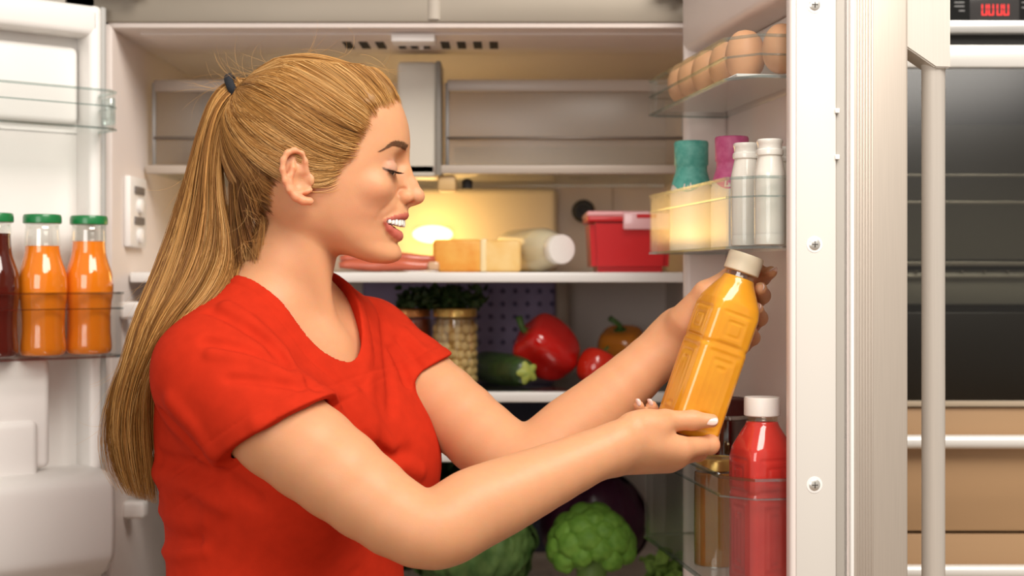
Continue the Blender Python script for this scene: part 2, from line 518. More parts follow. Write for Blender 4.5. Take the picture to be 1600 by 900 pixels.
# left door, opened wide, inner side towards the camera
LO, LU = (-.556, 1.945), (-.766, -.643)
ld = door_frame('left_door', LO, LU, 1)
bm = bmesh.new()
zt2 = 1.722
dbox(bm, .004, .43, -.075, -.045, .62, zt2, 1, .003)
dbox(bm, .004, .022, -.05, 0, .62, zt2, 1, .007, 3)
dbox(bm, .004, .43, -.05, 0, 1.680, zt2, 1, .010, 3)
dbox(bm, .024, .43, -.05, -.030, 1.560, 1.668, 1, .012, 4)
dbox(bm, .41, .43, -.05, 0, .62, zt2, 1, .007, 3)
bm_obj('door_liner', bm, white_p, ld, flat_angle=40)
bm = bmesh.new(); dbox(bm, -.004, .005, -.075, -.004, .62, zt2, 1, .003)
bm_obj('gasket', bm, mat('gasket_grey', (.42, .41, .39), rough=.5), ld)
bm = bmesh.new(); dbox(bm, -.006, .44, -.135, -.075, .62, zt2 + .004, 1, .004)
bm_obj('door_shell', bm, steel, ld, flat_angle=40)
door_bin(ld, 1, .010, .41, -.045, .062, 1.548, 1.598, near='x0', ch=.014)
b_l = door_bin(ld, 1, .000, .41, -.045, .062, 1.246, 1.330, near='x0', ch=.014)
bm = bmesh.new(); dbox(bm, .012, .020, .030, .058, 1.555, 1.590, 1, .001)
bm_obj('bin_clip', bm, clear_g, ld)
# moulded column and rounded ice box below
bm = bmesh.new(); dbox(bm, .085, .25, -.05, .022, 1.10, 1.246, 1, .010, 3)
bm_obj('water_column', bm, white_p, ld, flat_angle=40)
bm = bmesh.new(); dbox(bm, .104, .25, -.05, .030, 1.05, 1.165, 1, .010, 3)
bm_obj('column_foot', bm, white_p, ld, flat_angle=40)
prof = smooth_prof([(-.045, 1.094), (.030, 1.096), (.066, 1.088), (.074, 1.060), (.074, 1.000), (.066, .975), (.030, .950), (-.045, .944)], 4)
bm = bmesh.new()
xs = [(.012, .82), (.016, .93), (.026, 1.0), (.38, 1.0), (.40, .9)]
rows = []
for x, k in xs:
    rows.append([bm.verts.new((x, -.045 + (q + .045) * k, 1.02 + (z - 1.02) * (.5 + .5 * k))) for q, z in prof])
for r0, r1 in zip(rows[:-1], rows[1:]):
    for i in range(len(prof) - 1):
        bm.faces.new((r0[i], r0[i + 1], r1[i + 1], r1[i]))
bm.faces.new(rows[0]); bm.faces.new(rows[-1])
bm_obj('ice_box', bm, white_p, ld, flat_angle=50)
bm = bmesh.new(); dbox(bm, .035, .40, -.046, -.020, .66, .918, 1, .016, 4)
bm_obj('lower_panel', bm, white_p, ld, flat_angle=40)

# ------------------------------------------------------------------ oven column on the right
YO = 2.06
def oz(py): return ZC - (py - VH) * YO / F
oven = empty('built_in_oven', (.70, 2.3, oz(632)), 'built-in oven with dark glass door and red digital clock beside the refrigerator', 'oven')
OI = Matrix.Translation((-.70, -2.3, -oz(632)))
def ov(o):
    o.parent = oven; o.matrix_parent_inverse = OI; return o
ox0, ox1 = .40, 1.02
blk = mat('black_glass', (.010, .010, .010), rough=.10, spec=.5)
bm = bmesh.new()
ovz0, ovz1 = oz(630), oz(-70)
for lo, hi in (((ox0, YO + .02, ovz0), (ox0 + .02, YO + .5, ovz1)), ((ox1 - .02, YO + .02, ovz0), (ox1, YO + .5, ovz1)), ((ox0, YO + .02, ovz0), (ox1, YO + .5, ovz0 + .012)),
               ((ox0, YO + .02, ovz1 - .012), (ox1, YO + .5, ovz1)), ((ox0, YO + .48, ovz0), (ox1, YO + .5, ovz1))):
    box_bm(lo, hi, .001, 1, bm)
ov(bm_obj('oven_cavity', bm, mat('oven_enamel', (.030, .029, .025), rough=.35), flat_angle=40))
ov(box('control_fascia', (ox0, YO - .004, oz(35)), (ox1, YO + .03, ovz1), blk, bevel=.002))
ov(box('fascia_trim', (ox0, YO - .010, oz(53)), (ox1, YO + .03, oz(34)), mat('oven_trim', (.70, .69, .67), rough=.25, metal=.6), bevel=.002))
ov(box('door_gap', (ox0, YO + .006, oz(74)), (ox1, YO + .03, oz(52)), dark_m, bevel=0))
ov(box('door_top_rail', (ox0, YO - .016, oz(108)), (ox1, YO + .02, oz(73)), mat('oven_rail', (.82, .80, .76), rough=.3, metal=.3), bevel=.003))
disp = ov(box('clock_display', (.6616, YO - .0055, oz(33)), (.733, YO - .003, oz(-20)), mat('display_grey', (.045, .042, .042), rough=.15), bevel=.0005))
redled = mat('red_led', (.5, .01, .01), rough=.4, emit=(1.0, .03, .03), emit_s=1.4)
def seg_digit(px, w=8, h=18, top=7):
    """seven-segment 0"""
    x0 = (px - 800) * YO / F; wx = w * YO / F; t = .0013
    z1, z0 = oz(top), oz(top + h); zm = (z0 + z1) / 2
    bm = bmesh.new()
    for lo, hi in (((x0, z0), (x0 + wx, z0 + t)), ((x0, z0 + .001), (x0 + t, zm - .0006)), ((x0, zm + .0006), (x0 + t, z1 - .001)),
                   ((x0 + wx - t, z0 + .001), (x0 + wx, zm - .0006)), ((x0 + wx - t, zm + .0006), (x0 + wx, z1 - .001))):
        box_bm((lo[0], YO - .0063, lo[1]), (hi[0], YO - .0054, hi[1]), 0, 1, bm)
    o = bm_obj('clock_digit', bm, redled, None, smooth=False)
    o.parent = disp
    return o
for px in (1532, 1542.5, 1555.5, 1566):
    o = seg_digit(px)
for i, (px, py) in enumerate(((1490, 4), (1490, 10), (1497, 17), (1595, 4), (1595, 12))):
    x = (px - 800) * YO / F
    ov(box('fascia_mark', (x, YO - .0048, oz(py + 1.4)), (x + (.014 if i < 2 else .008), YO - .0038, oz(py)), mat('grey_print', (.30, .30, .30), rough=.5), bevel=0))
gl = ov(box('door_glass', (ox0, YO - .012, oz(627)), (ox1, YO - .006, oz(108)), clear_mat('oven_glass', (.66, .65, .62), gloss=.10, rough=.28), bevel=.001))
for py, th in ((268, 4), (311, 5), (408, 7), (430, 4)):
    ov(box('rack_edge', (ox0 + .02, YO + .05, oz(py + th)), (ox1 - .02, YO + .056, oz(py)), mat('rack_metal', (.55, .53, .47), rough=.3, metal=.5), bevel=.001))
for k in range(14):
    x = .50 + k * .034
    ov(tube('rack_wire', [(x, YO + .055, oz(424)), (x, YO + .40, oz(424))], .002, mat('rack_metal2', (.45, .43, .38), rough=.35, metal=.6), None, 6))
ov(box('oven_tray', (ox0 + .02, YO + .06, oz(478)), (ox1 - .02, YO + .30, oz(425)), mat('tray_grey', (.46, .46, .41), rough=.4, metal=.3), bevel=.004))
ov(box('oven_back_panel', (ox0 + .02, YO + .30, oz(402)), (ox1 - .02, YO + .31, oz(160)), mat('oven_back', (.34, .33, .29), rough=.5), bevel=.002))
ov(box('door_black_band', (ox0, YO - .0118, oz(627)), (ox1, YO + .005, oz(488)), mat('black_enamel', (.014, .013, .010), rough=.25), bevel=.001))
ov(box('door_bottom_rail', (ox0, YO - .014, oz(634)), (ox1, YO + .02, oz(625)), mat('oven_rail_low', (.46, .37, .27), rough=.4), bevel=.001))

unit = empty('drawer_unit', (.70, 2.3, 0), 'tan drawer unit with pale bar handles under the oven', 'drawers')
UI = Matrix.Translation((-.70, -2.3, 0))
tan = mat('tan_laminate', (.43, .265, .140), rough=.4, var=.03, vscale=3, stretch=(1, 1, 8))
def un(o):
    o.parent = unit; o.matrix_parent_inverse = UI; return o
un(box('carcass', (ox0, YO + .012, .02), (ox1, YO + .5, oz(634)), mat('carcass_brown', (.22, .14, .08), rough=.6), bevel=.001))
for a, b, hz in ((636, 828, 687), (833, 1040, 887), (1045, 1400, 1095)):
    d = un(box('drawer_front', (ox0, YO - .008, oz(b)), (ox1, YO + .012, oz(a)), tan, bevel=.0015))
    bar = bm_obj('drawer_handle', (lambda bm: (dbox(bm, ox0 + .03, ox1 - .03, YO - .036, YO - .018, oz(hz + 10.5), oz(hz - 10.5), 1, .008, 4), bm)[1])(bmesh.new()), mat('pale_bar', (.86, .84, .80), rough=.3, metal=.2), None, flat_angle=60)
    bar.parent = d
    for x in (ox0 + .10, ox1 - .10):
        f_ = box('handle_foot', (x - .006, YO - .020, oz(hz + 5)), (x + .006, YO - .006, oz(hz - 5)), mat('pale_bar', ()), None, .001)
        f_.parent = d
hw = box('tall_cabinet', (XR + .075, YO, .02), (ox0 - .002, YO + .5, 2.3), mat('cab_side', (.50, .40, .29), rough=.45), bevel=.002)
tag(hw, 'narrow tan filler panel between refrigerator and oven', 'panel')
# ================================================================== FOOD AND BOTTLES
def rdoor(x, q, z=0.0):
    """world point from right-door coordinates (x along the door, q into the refrigerator)"""
    u = Vector((RU[0], RU[1], 0)).normalized(); n = Vector((-.989, -.146, 0)).normalized()
    return Vector((RO[0], RO[1], z)) + u * x + n * q
def ldoor(x, q, z=0.0):
    u = Vector((LU[0], LU[1], 0)).normalized(); n = Vector((.643, -.766, 0)).normalized()
    return Vector((LO[0], LO[1], z)) + u * x + n * q
def scaled(prof, sr, sz): return [(r * sr, z * sz) for r, z in prof]

# ---- square PET juice bottle (held one and pink one in the low bin)
def pet_bottle(name, loc, rot, juice, label, capm, cat='bottle'):
    root = empty(name, loc, label, cat, rot=rot)
    def sect(z):
        # half width and squareness up the bottle
        hw = np.interp(z, [0, .004, .010, .100, .104, .108, .142, .152, .166, .176, .181], [.0245, .0285, .0300, .0300, .0290, .0300, .0300, .0288, .0235, .0188, .0172])
        p = np.interp(z, [0, .14, .165, .178], [5.0, 5.0, 2.8, 2.0])
        return hw, p
    n = 88; zs = np.concatenate([[0, .0015, .004], np.linspace(.008, .181, 110)])
    vs, fs = [], []
    for z in zs:
        hw, p = sect(z)
        for i in range(n):
            a = 2 * math.pi * i / n
            c, s = math.cos(a), math.sin(a)
            r = hw / (abs(c) ** p + abs(s) ** p) ** (1 / p)
            r = min(r, hw * 1.22)
            # moulded relief on each face: nested squares above, tall nested rectangles below
            fa = max(abs(c), abs(s)); t = (s / c if abs(c) > abs(s) else c / s)     # -1..1 across the face
            g = 0.0
            def frame(cz, hz, hw_):
                d = max(abs(z - cz) / hz, abs(t) / hw_)
                return d
            for cz, hz, hw_ in ((.124, .017, .62), (.124, .0075, .28)):
                d = frame(cz, hz, hw_)
                g += -.0011 * math.exp(-((d - 1) / .10) ** 2)
            for cz, hz, hw_ in ((.054, .042, .66), (.054, .034, .40), (.054, .026, .16)):
                d = frame(cz, hz, hw_)
                g += -.0010 * math.exp(-((d - 1) / .09) ** 2)
            r += g
            vs.append((r * c, r * s, z))
    m = len(zs)
    for k in range(m - 1):
        for i in range(n):
            j = (i + 1) % n
            fs.append((k * n + i, k * n + j, (k + 1) * n + j, (k + 1) * n + i))
    fs.append(tuple(reversed(range(n)))); fs.append(tuple((m - 1) * n + i for i in range(n)))
    mesh_obj('bottle_body', vs, fs, juice, root)
    lathe('neck', [(.0165, .179), (.0165, .186), (.0178, .187), (.0178, .189), (.016, .190)], clear_mat('pet_neck', (.95, .9, .8), gloss=.3), root, 40)
    cap = lathe('cap', [(.0190, .187), (.0198, .188), (.0198, .2055), (.0190, .2075), (.005, .2080), (.0005, .2080)], capm, root, 56)
    return root
bottle_axis = (at(1164, 407, 1.562) - at(1070, 677, 1.562))
tilt = math.atan2(bottle_axis.x, bottle_axis.z)
oj = mat('orange_juice', (.72, .29, .016), rough=.16, spec=.5, coat=.7, sss=.30, sss_r=(.012, .006, .001), color2=(.80, .36, .022), vscale=25)
rj = mat('berry_juice', (.54, .028, .022), rough=.12, spec=.5, coat=.8, sss=.25, sss_r=(.012, .003, .002), color2=(.62, .05, .036), vscale=22)
e_rot = (Matrix.Rotation(tilt, 3, 'Y') @ Matrix.Rotation(math.radians(19), 3, 'Z')).to_euler()
pet_bottle('juice_bottle', at(1070, 677, 1.562), e_rot, oj, 'tilted plastic bottle of orange juice with cream cap held in both hands', mat('cap_cream', (.74, .62, .46), rough=.4, sss=.1))
pet_bottle('juice_bottle', rdoor(.372, .010, 1.0125), (0, 0, math.radians(20)), rj, 'red juice bottle with white cap in the lowest bin of the right door', mat('cap_white', (.84, .78, .73), rough=.4, sss=.1))

# ---- juice bottles with green caps on the left door
def glass_bottle(loc, label, col, fill=.150):
    root = empty('glass_juice_bottle', loc, label, 'bottle', 'green-capped juice bottles on the left door')
    body = smooth_prof([(.0005, .0), (.024, .0), (.029, .004), (.0300, .012), (.0285, .030), (.0288, .055), (.0312, .078), (.0318, .092), (.0300, .108), (.0255, .122), (.0222, .136), (.0208, .155), (.0203, .165)], 3)
    j = [tuple(p) for p in body if p[1] <= fill] 
    j += [(np.interp(fill, body[:, 1], body[:, 0]), fill), (.0005, fill)]
    lathe('juice', j, col, root, 40, cap=False)
    g = [(r + .0012, z) for r, z in body if z > fill - .004] + [(.0205, .168), (.0215, .170), (.0215, .174), (.020, .176)]
    lathe('bottle_neck', g, clear_mat('neck_glass', (.93, .94, .92), gloss=.3), root, 40, cap=False)
    lathe('cap', [(.0235, .172), (.0245, .173), (.0245, .180), (.0235, .1835), (.0215, .1842), (.0005, .1842)], mat('green_cap', (.012, .20, .055), rough=.3, coat=.3), root, 48)
    return root
oc = mat('orange_drink', (.86, .235, .012), rough=.07, coat=1.0, sss=.2, sss_r=(.01, .004, .001))
cc = mat('cherry_drink', (.085, .012, .008), rough=.06, coat=1.0)
LZ = 1.2495
glass_bottle(ldoor(.036, .028, LZ), 'orange juice bottle nearest the hinge, rightmost of the green-capped three', oc)
glass_bottle(ldoor(.0995, .028, LZ), 'orange juice bottle standing between the dark one and another orange one', oc, .143)
glass_bottle(ldoor(.163, .028, LZ), 'dark cherry juice bottle with green cap cut by the left frame edge', cc, .158)

# ---- eggs
egg_prof = smooth_prof([(.0004, 0), (.009, .0022), (.0165, .010), (.0196, .021), (.0190, .031), (.0155, .041), (.0090, .048), (.0004, .0505)], 4)
egg_m = mat('brown_egg', (.74, .40, .215), rough=.5, sss=.2, sss_r=(.006, .003, .002), var=.04, vscale=60)
egg_lab = ['largest brown egg, second from the near end of the egg bin', 'brown egg nearest the door edge in the egg bin, partly cut off', 'fifth brown egg from the near end of the egg bin',
           'brown egg at the far end of the egg bin, smallest in view', 'third brown egg from the near end, right beside the largest', 'fourth brown egg from the near end of the egg bin']
eggs = [(.312, .010, .0, 1.16), (.374, -.012, 0, 1.10), (.142, .022, 0, 1.08), (.092, .022, 0, 1.06), (.254, .014, 0, 1.08), (.198, .020, 0, 1.06)]
egg0 = None
for i, (x, q, dz, s) in enumerate(eggs):
    loc = rdoor(x, q, 1.5745 + dz)
    if egg0 is None:
        egg0 = lathe('egg', [tuple(p) for p in egg_prof], egg_m, None, 32, cap=False)
        o = egg0
    else:
        o = egg0.copy(); COL.objects.link(o)
    o.location = loc; o.scale = (s, s, s); o.rotation_euler = (0, 0, i * .9)
    tag(o, egg_lab[i], 'egg', 'eggs in the top door bin')

# ---- yoghurt and milk bottles in the middle bin
def drink_bottle(loc, label, r, h, wrap, milk, capr, cat='bottle'):
    root = empty('yogurt_bottle', loc, label, cat)
    b = smooth_prof([(.0005, 0), (r * .9, 0), (r, .004), (r, h * .48), (r * .97, h * .56), (r * .80, h * .66), (r * .70, h * .735), (r * .70, h * .76)], 3)
    lathe('bottle_body', [tuple(p) for p in b] + [(.0005, h * .76)], milk, root, 40, cap=False)
    # crinkled coloured foil over the shoulder and cap with a wavy lower edge
    n = 56; rows = [(.60, .985), (.66, .83), (.725, .735), (.750, .735), (.770, .735), (.785, .79), (.985, .80), (1.0, .76), (1.0, .02)]
    vs, fs = [], []
    for k, (hz, rr) in enumerate(rows):
        for i in range(n):
            a = 2 * math.pi * i / n
            z = h * hz - (h * .075 * (.5 + .5 * math.sin(a * 3 + 1.0)) if k == 0 else 0)
            w = r * (np.interp(z / h, [.48, .56, .66, .735], [1.012, .985, .82, .735]) if k == 0 else rr) + (.0004 * math.sin(a * 17 + k * 2.1) if 0 < k < 8 else .0004)
            vs.append((w * math.cos(a), w * math.sin(a), z))
    for k in range(len(rows) - 1):
        for i in range(n):
            j = (i + 1) % n
            fs.append((k * n + i, k * n + j, (k + 1) * n + j, (k + 1) * n + i))
    mesh_obj('foil_cap', vs, fs, wrap, root)
    return root
milk_c = mat('drink_cream', (.82, .76, .66), rough=.35, sss=.2, sss_r=(.008, .006, .004))
teal = mat('teal_foil', (.085, .40, .33), rough=.45, color2=(.16, .52, .44), vscale=120, bump=.3, bscale=160)
pink = mat('pink_foil', (.62, .10, .27), rough=.45, color2=(.72, .17, .36), vscale=120, bump=.3, bscale=160)
MZ = 1.3862
drink_bottle(rdoor(.128, .022, MZ), 'drink bottle with crinkled teal foil top in the middle door bin', .0268, .137, teal, milk_c, .02)
drink_bottle(rdoor(.222, -.002, MZ), 'drink bottle with pink foil top behind the small milk bottles', .0250, .134, pink, milk_c, .02)
def milk_bottle(loc, label, h=.127):
    root = empty('milk_bottle', loc, label, 'bottle', 'small white milk bottles in the middle door bin')
    b = smooth_prof([(.0005, 0), (.0150, 0), (.0168, .004), (.0170, .012), (.0166, .015), (.0170, .018), (.0170, .078), (.0160, .090), (.0135, .103), (.0126, .108)], 3)
    k = h / .127
    lathe('bottle_body', [(r, z * k) for r, z in b] + [(.0005, .108 * k)], mat('milk_white', (.86, .82, .74), rough=.16, coat=.6, sss=.15, sss_r=(.006, .005, .004)), root, 36, cap=False)
    lathe('neck_ring', [(.0120, .106 * k), (.0146, .108 * k), (.0150, .111 * k), (.0146, .114 * k), (.0132, .1155 * k), (.0134, .121 * k), (.0142, .1225 * k), (.0142, .1255 * k), (.0130, .127 * k), (.0005, .127 * k)],
          mat('neck_white', (.88, .85, .78), rough=.2, coat=.5), root, 36)
    return root
milk_bottle(rdoor(.330, .015, MZ), 'small white milk bottle in front of the pink-topped one', .116)
milk_bottle(rdoor(.386, .006, MZ), 'small white milk bottle at the near end of the middle bin', .115)
milk_bottle(rdoor(.322, -.034, MZ), 'small white milk bottle mostly hidden behind two others', .113)

# ---- jars
gold = mat('gold_lid', (.78, .52, .16), rough=.28, metal=.75, var=.06, vscale=40)
def jar(loc, r, h, content, label, fill=.985, lid=gold, glass=True):
    root = empty('jar', loc, label, 'jar')
    body = smooth_prof([(.0005, 0), (r * .90, 0), (r, .005), (r, h * .78), (r * .95, h * .84), (r * .86, h * .88), (r * .86, h * .90)], 3)
    lathe('contents', [(p[0] * fill, p[1] + .001) for p in body if p[1] < h * .86] + [(.0005, h * .86)], content, root, 36, cap=False)
    if glass:
        lathe('glass', [tuple(p) for p in body], clear_mat('jar_glass', (.95, .95, .92), gloss=.35), root, 36, cap=False)
    lathe('lid', [(r * .90, h * .885), (r * .945, h * .89), (r * .945, h * .975), (r * .92, h * .99), (r * .80, h), (r * .76, h * .992), (.0005, h * .992)], lid, root, 48)
    return root
jar(rdoor(.232, .020, 1.0125), .0265, .124, mat('apricot_jam', (.46, .17, .025), rough=.25, coat=.6, color2=(.55, .23, .04), vscale=30), 'jar of amber jam with gold lid next to the red juice bottle')
jar(rdoor(.130, -.026, 1.0125), .0265, .186, mat('dark_jam', (.055, .006, .006), rough=.12, coat=.8), 'tall dark red preserve jar behind the held bottle', lid=mat('dark_lid', (.10, .012, .010), rough=.4))
# jar of chickpeas: single peas pressed against the glass
def pea_jar(loc, r, h, label):
    root = jar(loc, r, h, mat('brine', (.42, .26, .075), rough=.4), label, .82)
    bm = bmesh.new(); bmesh.ops.create_icosphere(bm, subdivisions=2, radius=.0082)
    for v in bm.verts: v.co.z *= .93
    me = bpy.data.meshes.new('chickpea'); bm.to_mesh(me); bm.free()
    rr = random.Random(3)
    pm = mat('chickpea', (.72, .52, .22), rough=.5, var=.1, vscale=90)
    for k in range(7):
        for i in range(13):
            a = (i + .5 * (k % 2)) * 2 * math.pi / 13 + rr.uniform(-.08, .08)
            z = .010 + k * h * .108 + rr.uniform(-.002, .002)
            link_mesh('chickpea', me, pm, root, loc=((r - .0085) * math.cos(a), (r - .0085) * math.sin(a), z), rot=(rr.random() * 3, rr.random() * 3, 0))
    return root
pea_jar(Vector((at(711, 0, 2.17).x, 2.17, Z2 + .0008)), .0355, .118, 'chickpea jar with gold lid on the shelf behind the far sleeve')
jar(Vector((at(640, 0, 2.20).x, 2.20, Z2 + .0008)), .034, .117, mat('red_pickle', (.30, .05, .02), rough=.3), 'gold-lidded jar half hidden behind the far shoulder', lid=mat('copper_lid', (.70, .30, .10), rough=.3, metal=.7))

# ---- leafy herbs lying on the jar lids
def herb_bunch(name, c, w, h, dpt, n, label, col, leaf=.010, seed=1):
    root = empty(name, c, label, 'herbs')
    rr = random.Random(seed)
    vs, fs = [], []
    for i in range(n):
        p = Vector((rr.gauss(0, w * .45), rr.gauss(0, dpt * .4), abs(rr.gauss(0, h * .5))))
        p.x = max(-w, min(w, p.x)); p.z = min(p.z, h)
        d = Vector((rr.uniform(-1, 1), rr.uniform(-1, 1), rr.uniform(-.2, 1))).normalized()
        s = d.cross(Vector((rr.uniform(-1, 1), rr.uniform(-1, 1), rr.uniform(-1, 1)))).normalized()
        up = d.cross(s)
        L = leaf * rr.uniform(.6, 1.3)
        b = len(vs)
        for t, wd, lf in ((0, .1, 0), (.35, .42, .10), (.7, .36, .05), (1, .02, -.08)):
            for sg in (-1, 1):
                vs.append(p + d * L * t + s * L * wd * sg + up * L * (lf + .10 * abs(sg)))
        for k in range(3):
            fs.append((b + 2 * k, b + 2 * k + 1, b + 2 * k + 3, b + 2 * k + 2))
    o = mesh_obj('leaves', vs, fs, mat(name + '_leaf', col, rough=.5, var=.35, vscale=60), root)
    o['kind'] = 'stuff'
    st = empty('stalks'); st.parent = root
    for i in range(5):
        tube('stalk', [(-w * .9, rr.uniform(-.01, .01), .003 + .003 * i), (0, rr.uniform(-.01, .01), .006 + .003 * i), (w * .6, rr.uniform(-.02, .02), .012 + .003 * i)], .0014, mat('stalk_green', (.05, .12, .02), rough=.5), st, 6)
    return root
herb_bunch('parsley_bunch', Vector((at(690, 0, 2.19).x, 2.19, Z2 + .120)), .062, .026, .05, 900, 'dark green parsley bunch lying on the gold jar lids', (.022, .055, .012), .012, 5)

# ---- cheese, sausages, milk, red box on the top white shelf
ch = empty('cheese_block', Vector((at(745, 0, 2.19).x, 2.19, Z1 + .0008)), 'orange block of marbled cheese on the top white shelf', 'cheese')
chm = mat('marbled_cheese', (.78, .30, .035), rough=.5, color2=(.86, .47, .10), vscale=38, sss=.15, sss_r=(.006, .004, .001))
box('cheese_half', (-.066, -.035, 0), (.010, .045, .0500), chm, ch, .006, 3)
box('cheese_half', (.0115, -.036, 0), (.068, .042, .0490), mat('marbled_cheese_pale', (.84, .50, .14), rough=.5, color2=(.88, .62, .26), vscale=30), ch, .006, 3)
box('cheese_film', (.006, -.0375, .0005), (.016, .043, .0508), mat('wrap_film', (.90, .72, .40), rough=.25, coat=.5), ch, .003, 2)
sp = empty('sausage_pack', Vector((at(606, 0, 2.16).x, 2.16, Z1 + .0008)), 'pack of reddish sausages lying on the top shelf below the chin', 'food pack')
sm_ = mat('sausage', (.56, .125, .065), rough=.25, coat=.6, var=.08, vscale=40)
for i, (y, z) in enumerate(((-.018, .0105), (.006, .0105), (-.006, .0265 - .006))):
    pts = [(-.072 + .144 * k / 14, y + .002 * math.sin(k * .5), z + .001 * math.sin(k * .9)) for k in range(15)]
    rr = [.0095 * min(1, math.sin(math.pi * (k + .55) / 15.1) ** .35) for k in range(15)]
    tube('sausage', pts, rr, sm_, sp, 16)
box('pack_tray', (-.078, -.032, 0), (.080, .022, .003), clear_mat('tray_film', (.9, .88, .86), gloss=.4), sp, .001, 1)
box('pack_seal', (.062, -.030, .0025), (.079, .020, .016), mat('seal_film', (.66, .42, .26), rough=.3, coat=.4), sp, .004, 2)
# lying milk bottle
mb_dir = (at(892, 387, 2.165) - Vector((at(795, 0, 2.36).x, 2.36, Z1 + .0365)))
mb0 = Vector((at(800, 0, 2.34).x, 2.34, Z1 + .0362))
mb1 = Vector((at(876, 0, 2.18).x, 2.18, Z1 + .0362))
ml = empty('milk_bottle_lying', mb0, 'big milk bottle lying on its side beside the cheese, white cap forward', 'bottle', rot=(mb1 - mb0).to_track_quat('Z', 'Y').to_euler())
b = smooth_prof([(.0005, 0), (.030, 0), (.0345, .006), (.0352, .02), (.0352, .10), (.0335, .122), (.027, .145), (.0205, .158), (.019, .163)], 3)
lathe('bottle_body', [tuple(p) for p in b] + [(.0005, .163)], mat('milk_pale', (.70, .64, .46), rough=.2, coat=.5, sss=.2, sss_r=(.008, .006, .003)), ml, 40, cap=False)
lathe('cap', [(.0215, .160), (.0228, .162), (.0228, .180), (.0215, .182), (.0005, .182)], mat('cap_bright', (.90, .88, .84), rough=.35), ml, 40)
# red storage box with clip lid
rx0, rx1 = at(921, 0, 2.14).x, at(1050, 0, 2.14).x
rb = empty('storage_box', ((rx0 + rx1) / 2, 2.21, Z1 + .0008), 'red plastic storage box with clear pink clip lid on the top shelf', 'container')
hw_ = (rx1 - rx0) / 2
bm = bmesh.new()
bmesh.ops.create_cube(bm, size=1)
for v in bm.verts:
    k = .93 if v.co.z < 0 else 1.0
    v.co = Vector((v.co.x * 2 * hw_ * k, v.co.y * .14 * k, (v.co.z + .5) * .082))
bmesh.ops.bevel(bm, geom=bm.edges[:], offset=.009, segments=4, affect='EDGES')
redm = mat('red_plastic', (.60, .010, .014), rough=.3, coat=.2)
bm_obj('box_body', bm, redm, rb, flat_angle=50)
box('box_rim', (-hw_ - .003, -.073, .076), (hw_ + .003, .073, .086), redm, rb, .003, 3)
lidm = mat('pink_lid', (.80, .36, .38), rough=.25, coat=.4)
box('lid', (-hw_ - .004, -.075, .084), (hw_ + .004, .075, .092), lidm, rb, .003, 3)
cl = box('clip', (-.012, -.0805, .064), (.058, -.0745, .091), mat('clip_clear', (.80, .46, .48), rough=.2, coat=.5), rb, .0028, 3)
box('clip_slot', (.008, -.0815, .081), (.038, -.0800, .087), redm, cl, .0008, 1)

# ---- vegetables on the second shelf
def lobed(name, c, r, h, lobes, amp, m, parent, rot=(0, 0, 0), taper=.25, seed=0, dim=.5):
    n, mm = 72, 30
    vs, fs = [], []
    for k in range(mm + 1):
        ph = math.pi * k / mm
        for i in range(n):
            a = 2 * math.pi * i / n
            w = 1 - amp * abs(math.sin(lobes * a / 2 + seed)) ** .8 * 0 - amp * (.5 - .5 * math.cos(lobes * a + seed))
            rr = math.sin(ph) ** .55 * w * (1 - taper * (k / mm) ** 1.5)
            zz = math.cos(ph) * h * .5
            if k < 7: zz -= dim * .012 * (1 - k / 7.0) * (1 if True else 0)
            vs.append((r * rr * math.cos(a), r * rr * math.sin(a), zz))
    for k in range(mm):
        for i in range(n):
            j = (i + 1) % n
            fs.append((k * n + i, (k + 1) * n + i, (k + 1) * n + j, k * n + j))
    return mesh_obj(name, vs, fs, m, parent, True, c, rot)
def stem(parent, z, m, L=.022, r=.005, bend=.3, hat=.014):
    tube('stem', [(0, 0, z - .006), (0, 0, z + L * .4), (bend * L, 0, z + L)], [r * 1.3, r * .85, r], m, parent, 10)
    n = 30
    vs = [(0, 0, z + .003)]
    for ring in (1, 2):
        for i in range(n):
            a = 2 * math.pi * i / n
            rr = hat * (.55 if ring == 1 else 1.0 + .25 * math.cos(5 * a))
            vs.append((rr * math.cos(a), rr * math.sin(a), z + (.002 if ring == 1 else -.003)))
    fs = [(0, 1 + i, 1 + (i + 1) % n) for i in range(n)] + [(1 + i, 1 + n + i, 1 + n + (i + 1) % n, 1 + (i + 1) % n) for i in range(n)]
    mesh_obj('calyx', vs, fs, m, parent)
gst = mat('stem_green', (.060, .13, .025), rough=.5, var=.25, vscale=80)
pep_c = Vector((at(855, 0, 2.17).x, 2.17, Z2 + .0575))
pr = empty('bell_pepper', pep_c, 'glossy red bell pepper leaning sideways on the second shelf', 'pepper', rot=(math.radians(8), math.radians(-52), math.radians(8)))
lobed('pepper_flesh', (0, 0, 0), .051, .100, 4, .17, mat('pepper_red', (.55, .010, .008), rough=.14, coat=.6), pr, taper=.22)
stem(pr, .040, gst, .026, .0055, .4, .017)
tc_ = Vector((at(933, 0, 2.16).x, 2.16, Z2 + .0288))
tm = empty('tomato', tc_, 'round red tomato on the second shelf between the peppers', 'tomato', rot=(math.radians(-12), math.radians(25), 0))
lobed('tomato_flesh', (0, 0, 0), .0312, .0575, 6, .03, mat('tomato_red', (.60, .022, .008), rough=.15, coat=.5, sss=.1), tm, taper=.05, dim=.3)
stem(tm, .0265, gst, .010, .0022, .3, .013)
op = Vector((at(972, 0, 2.32).x, 2.32, Z2 + .047))
orp = empty('bell_pepper', op, 'orange bell pepper behind the tomato at the right of the second shelf', 'pepper', rot=(math.radians(14), math.radians(-14), .4))
lobed('pepper_flesh', (0, 0, 0), .045, .082, 4, .13, mat('pepper_orange', (.62, .20, .018), rough=.18, coat=.4, var=.1, vscale=20), orp, taper=.15)
stem(orp, .034, gst, .026, .005, -.6, .018)
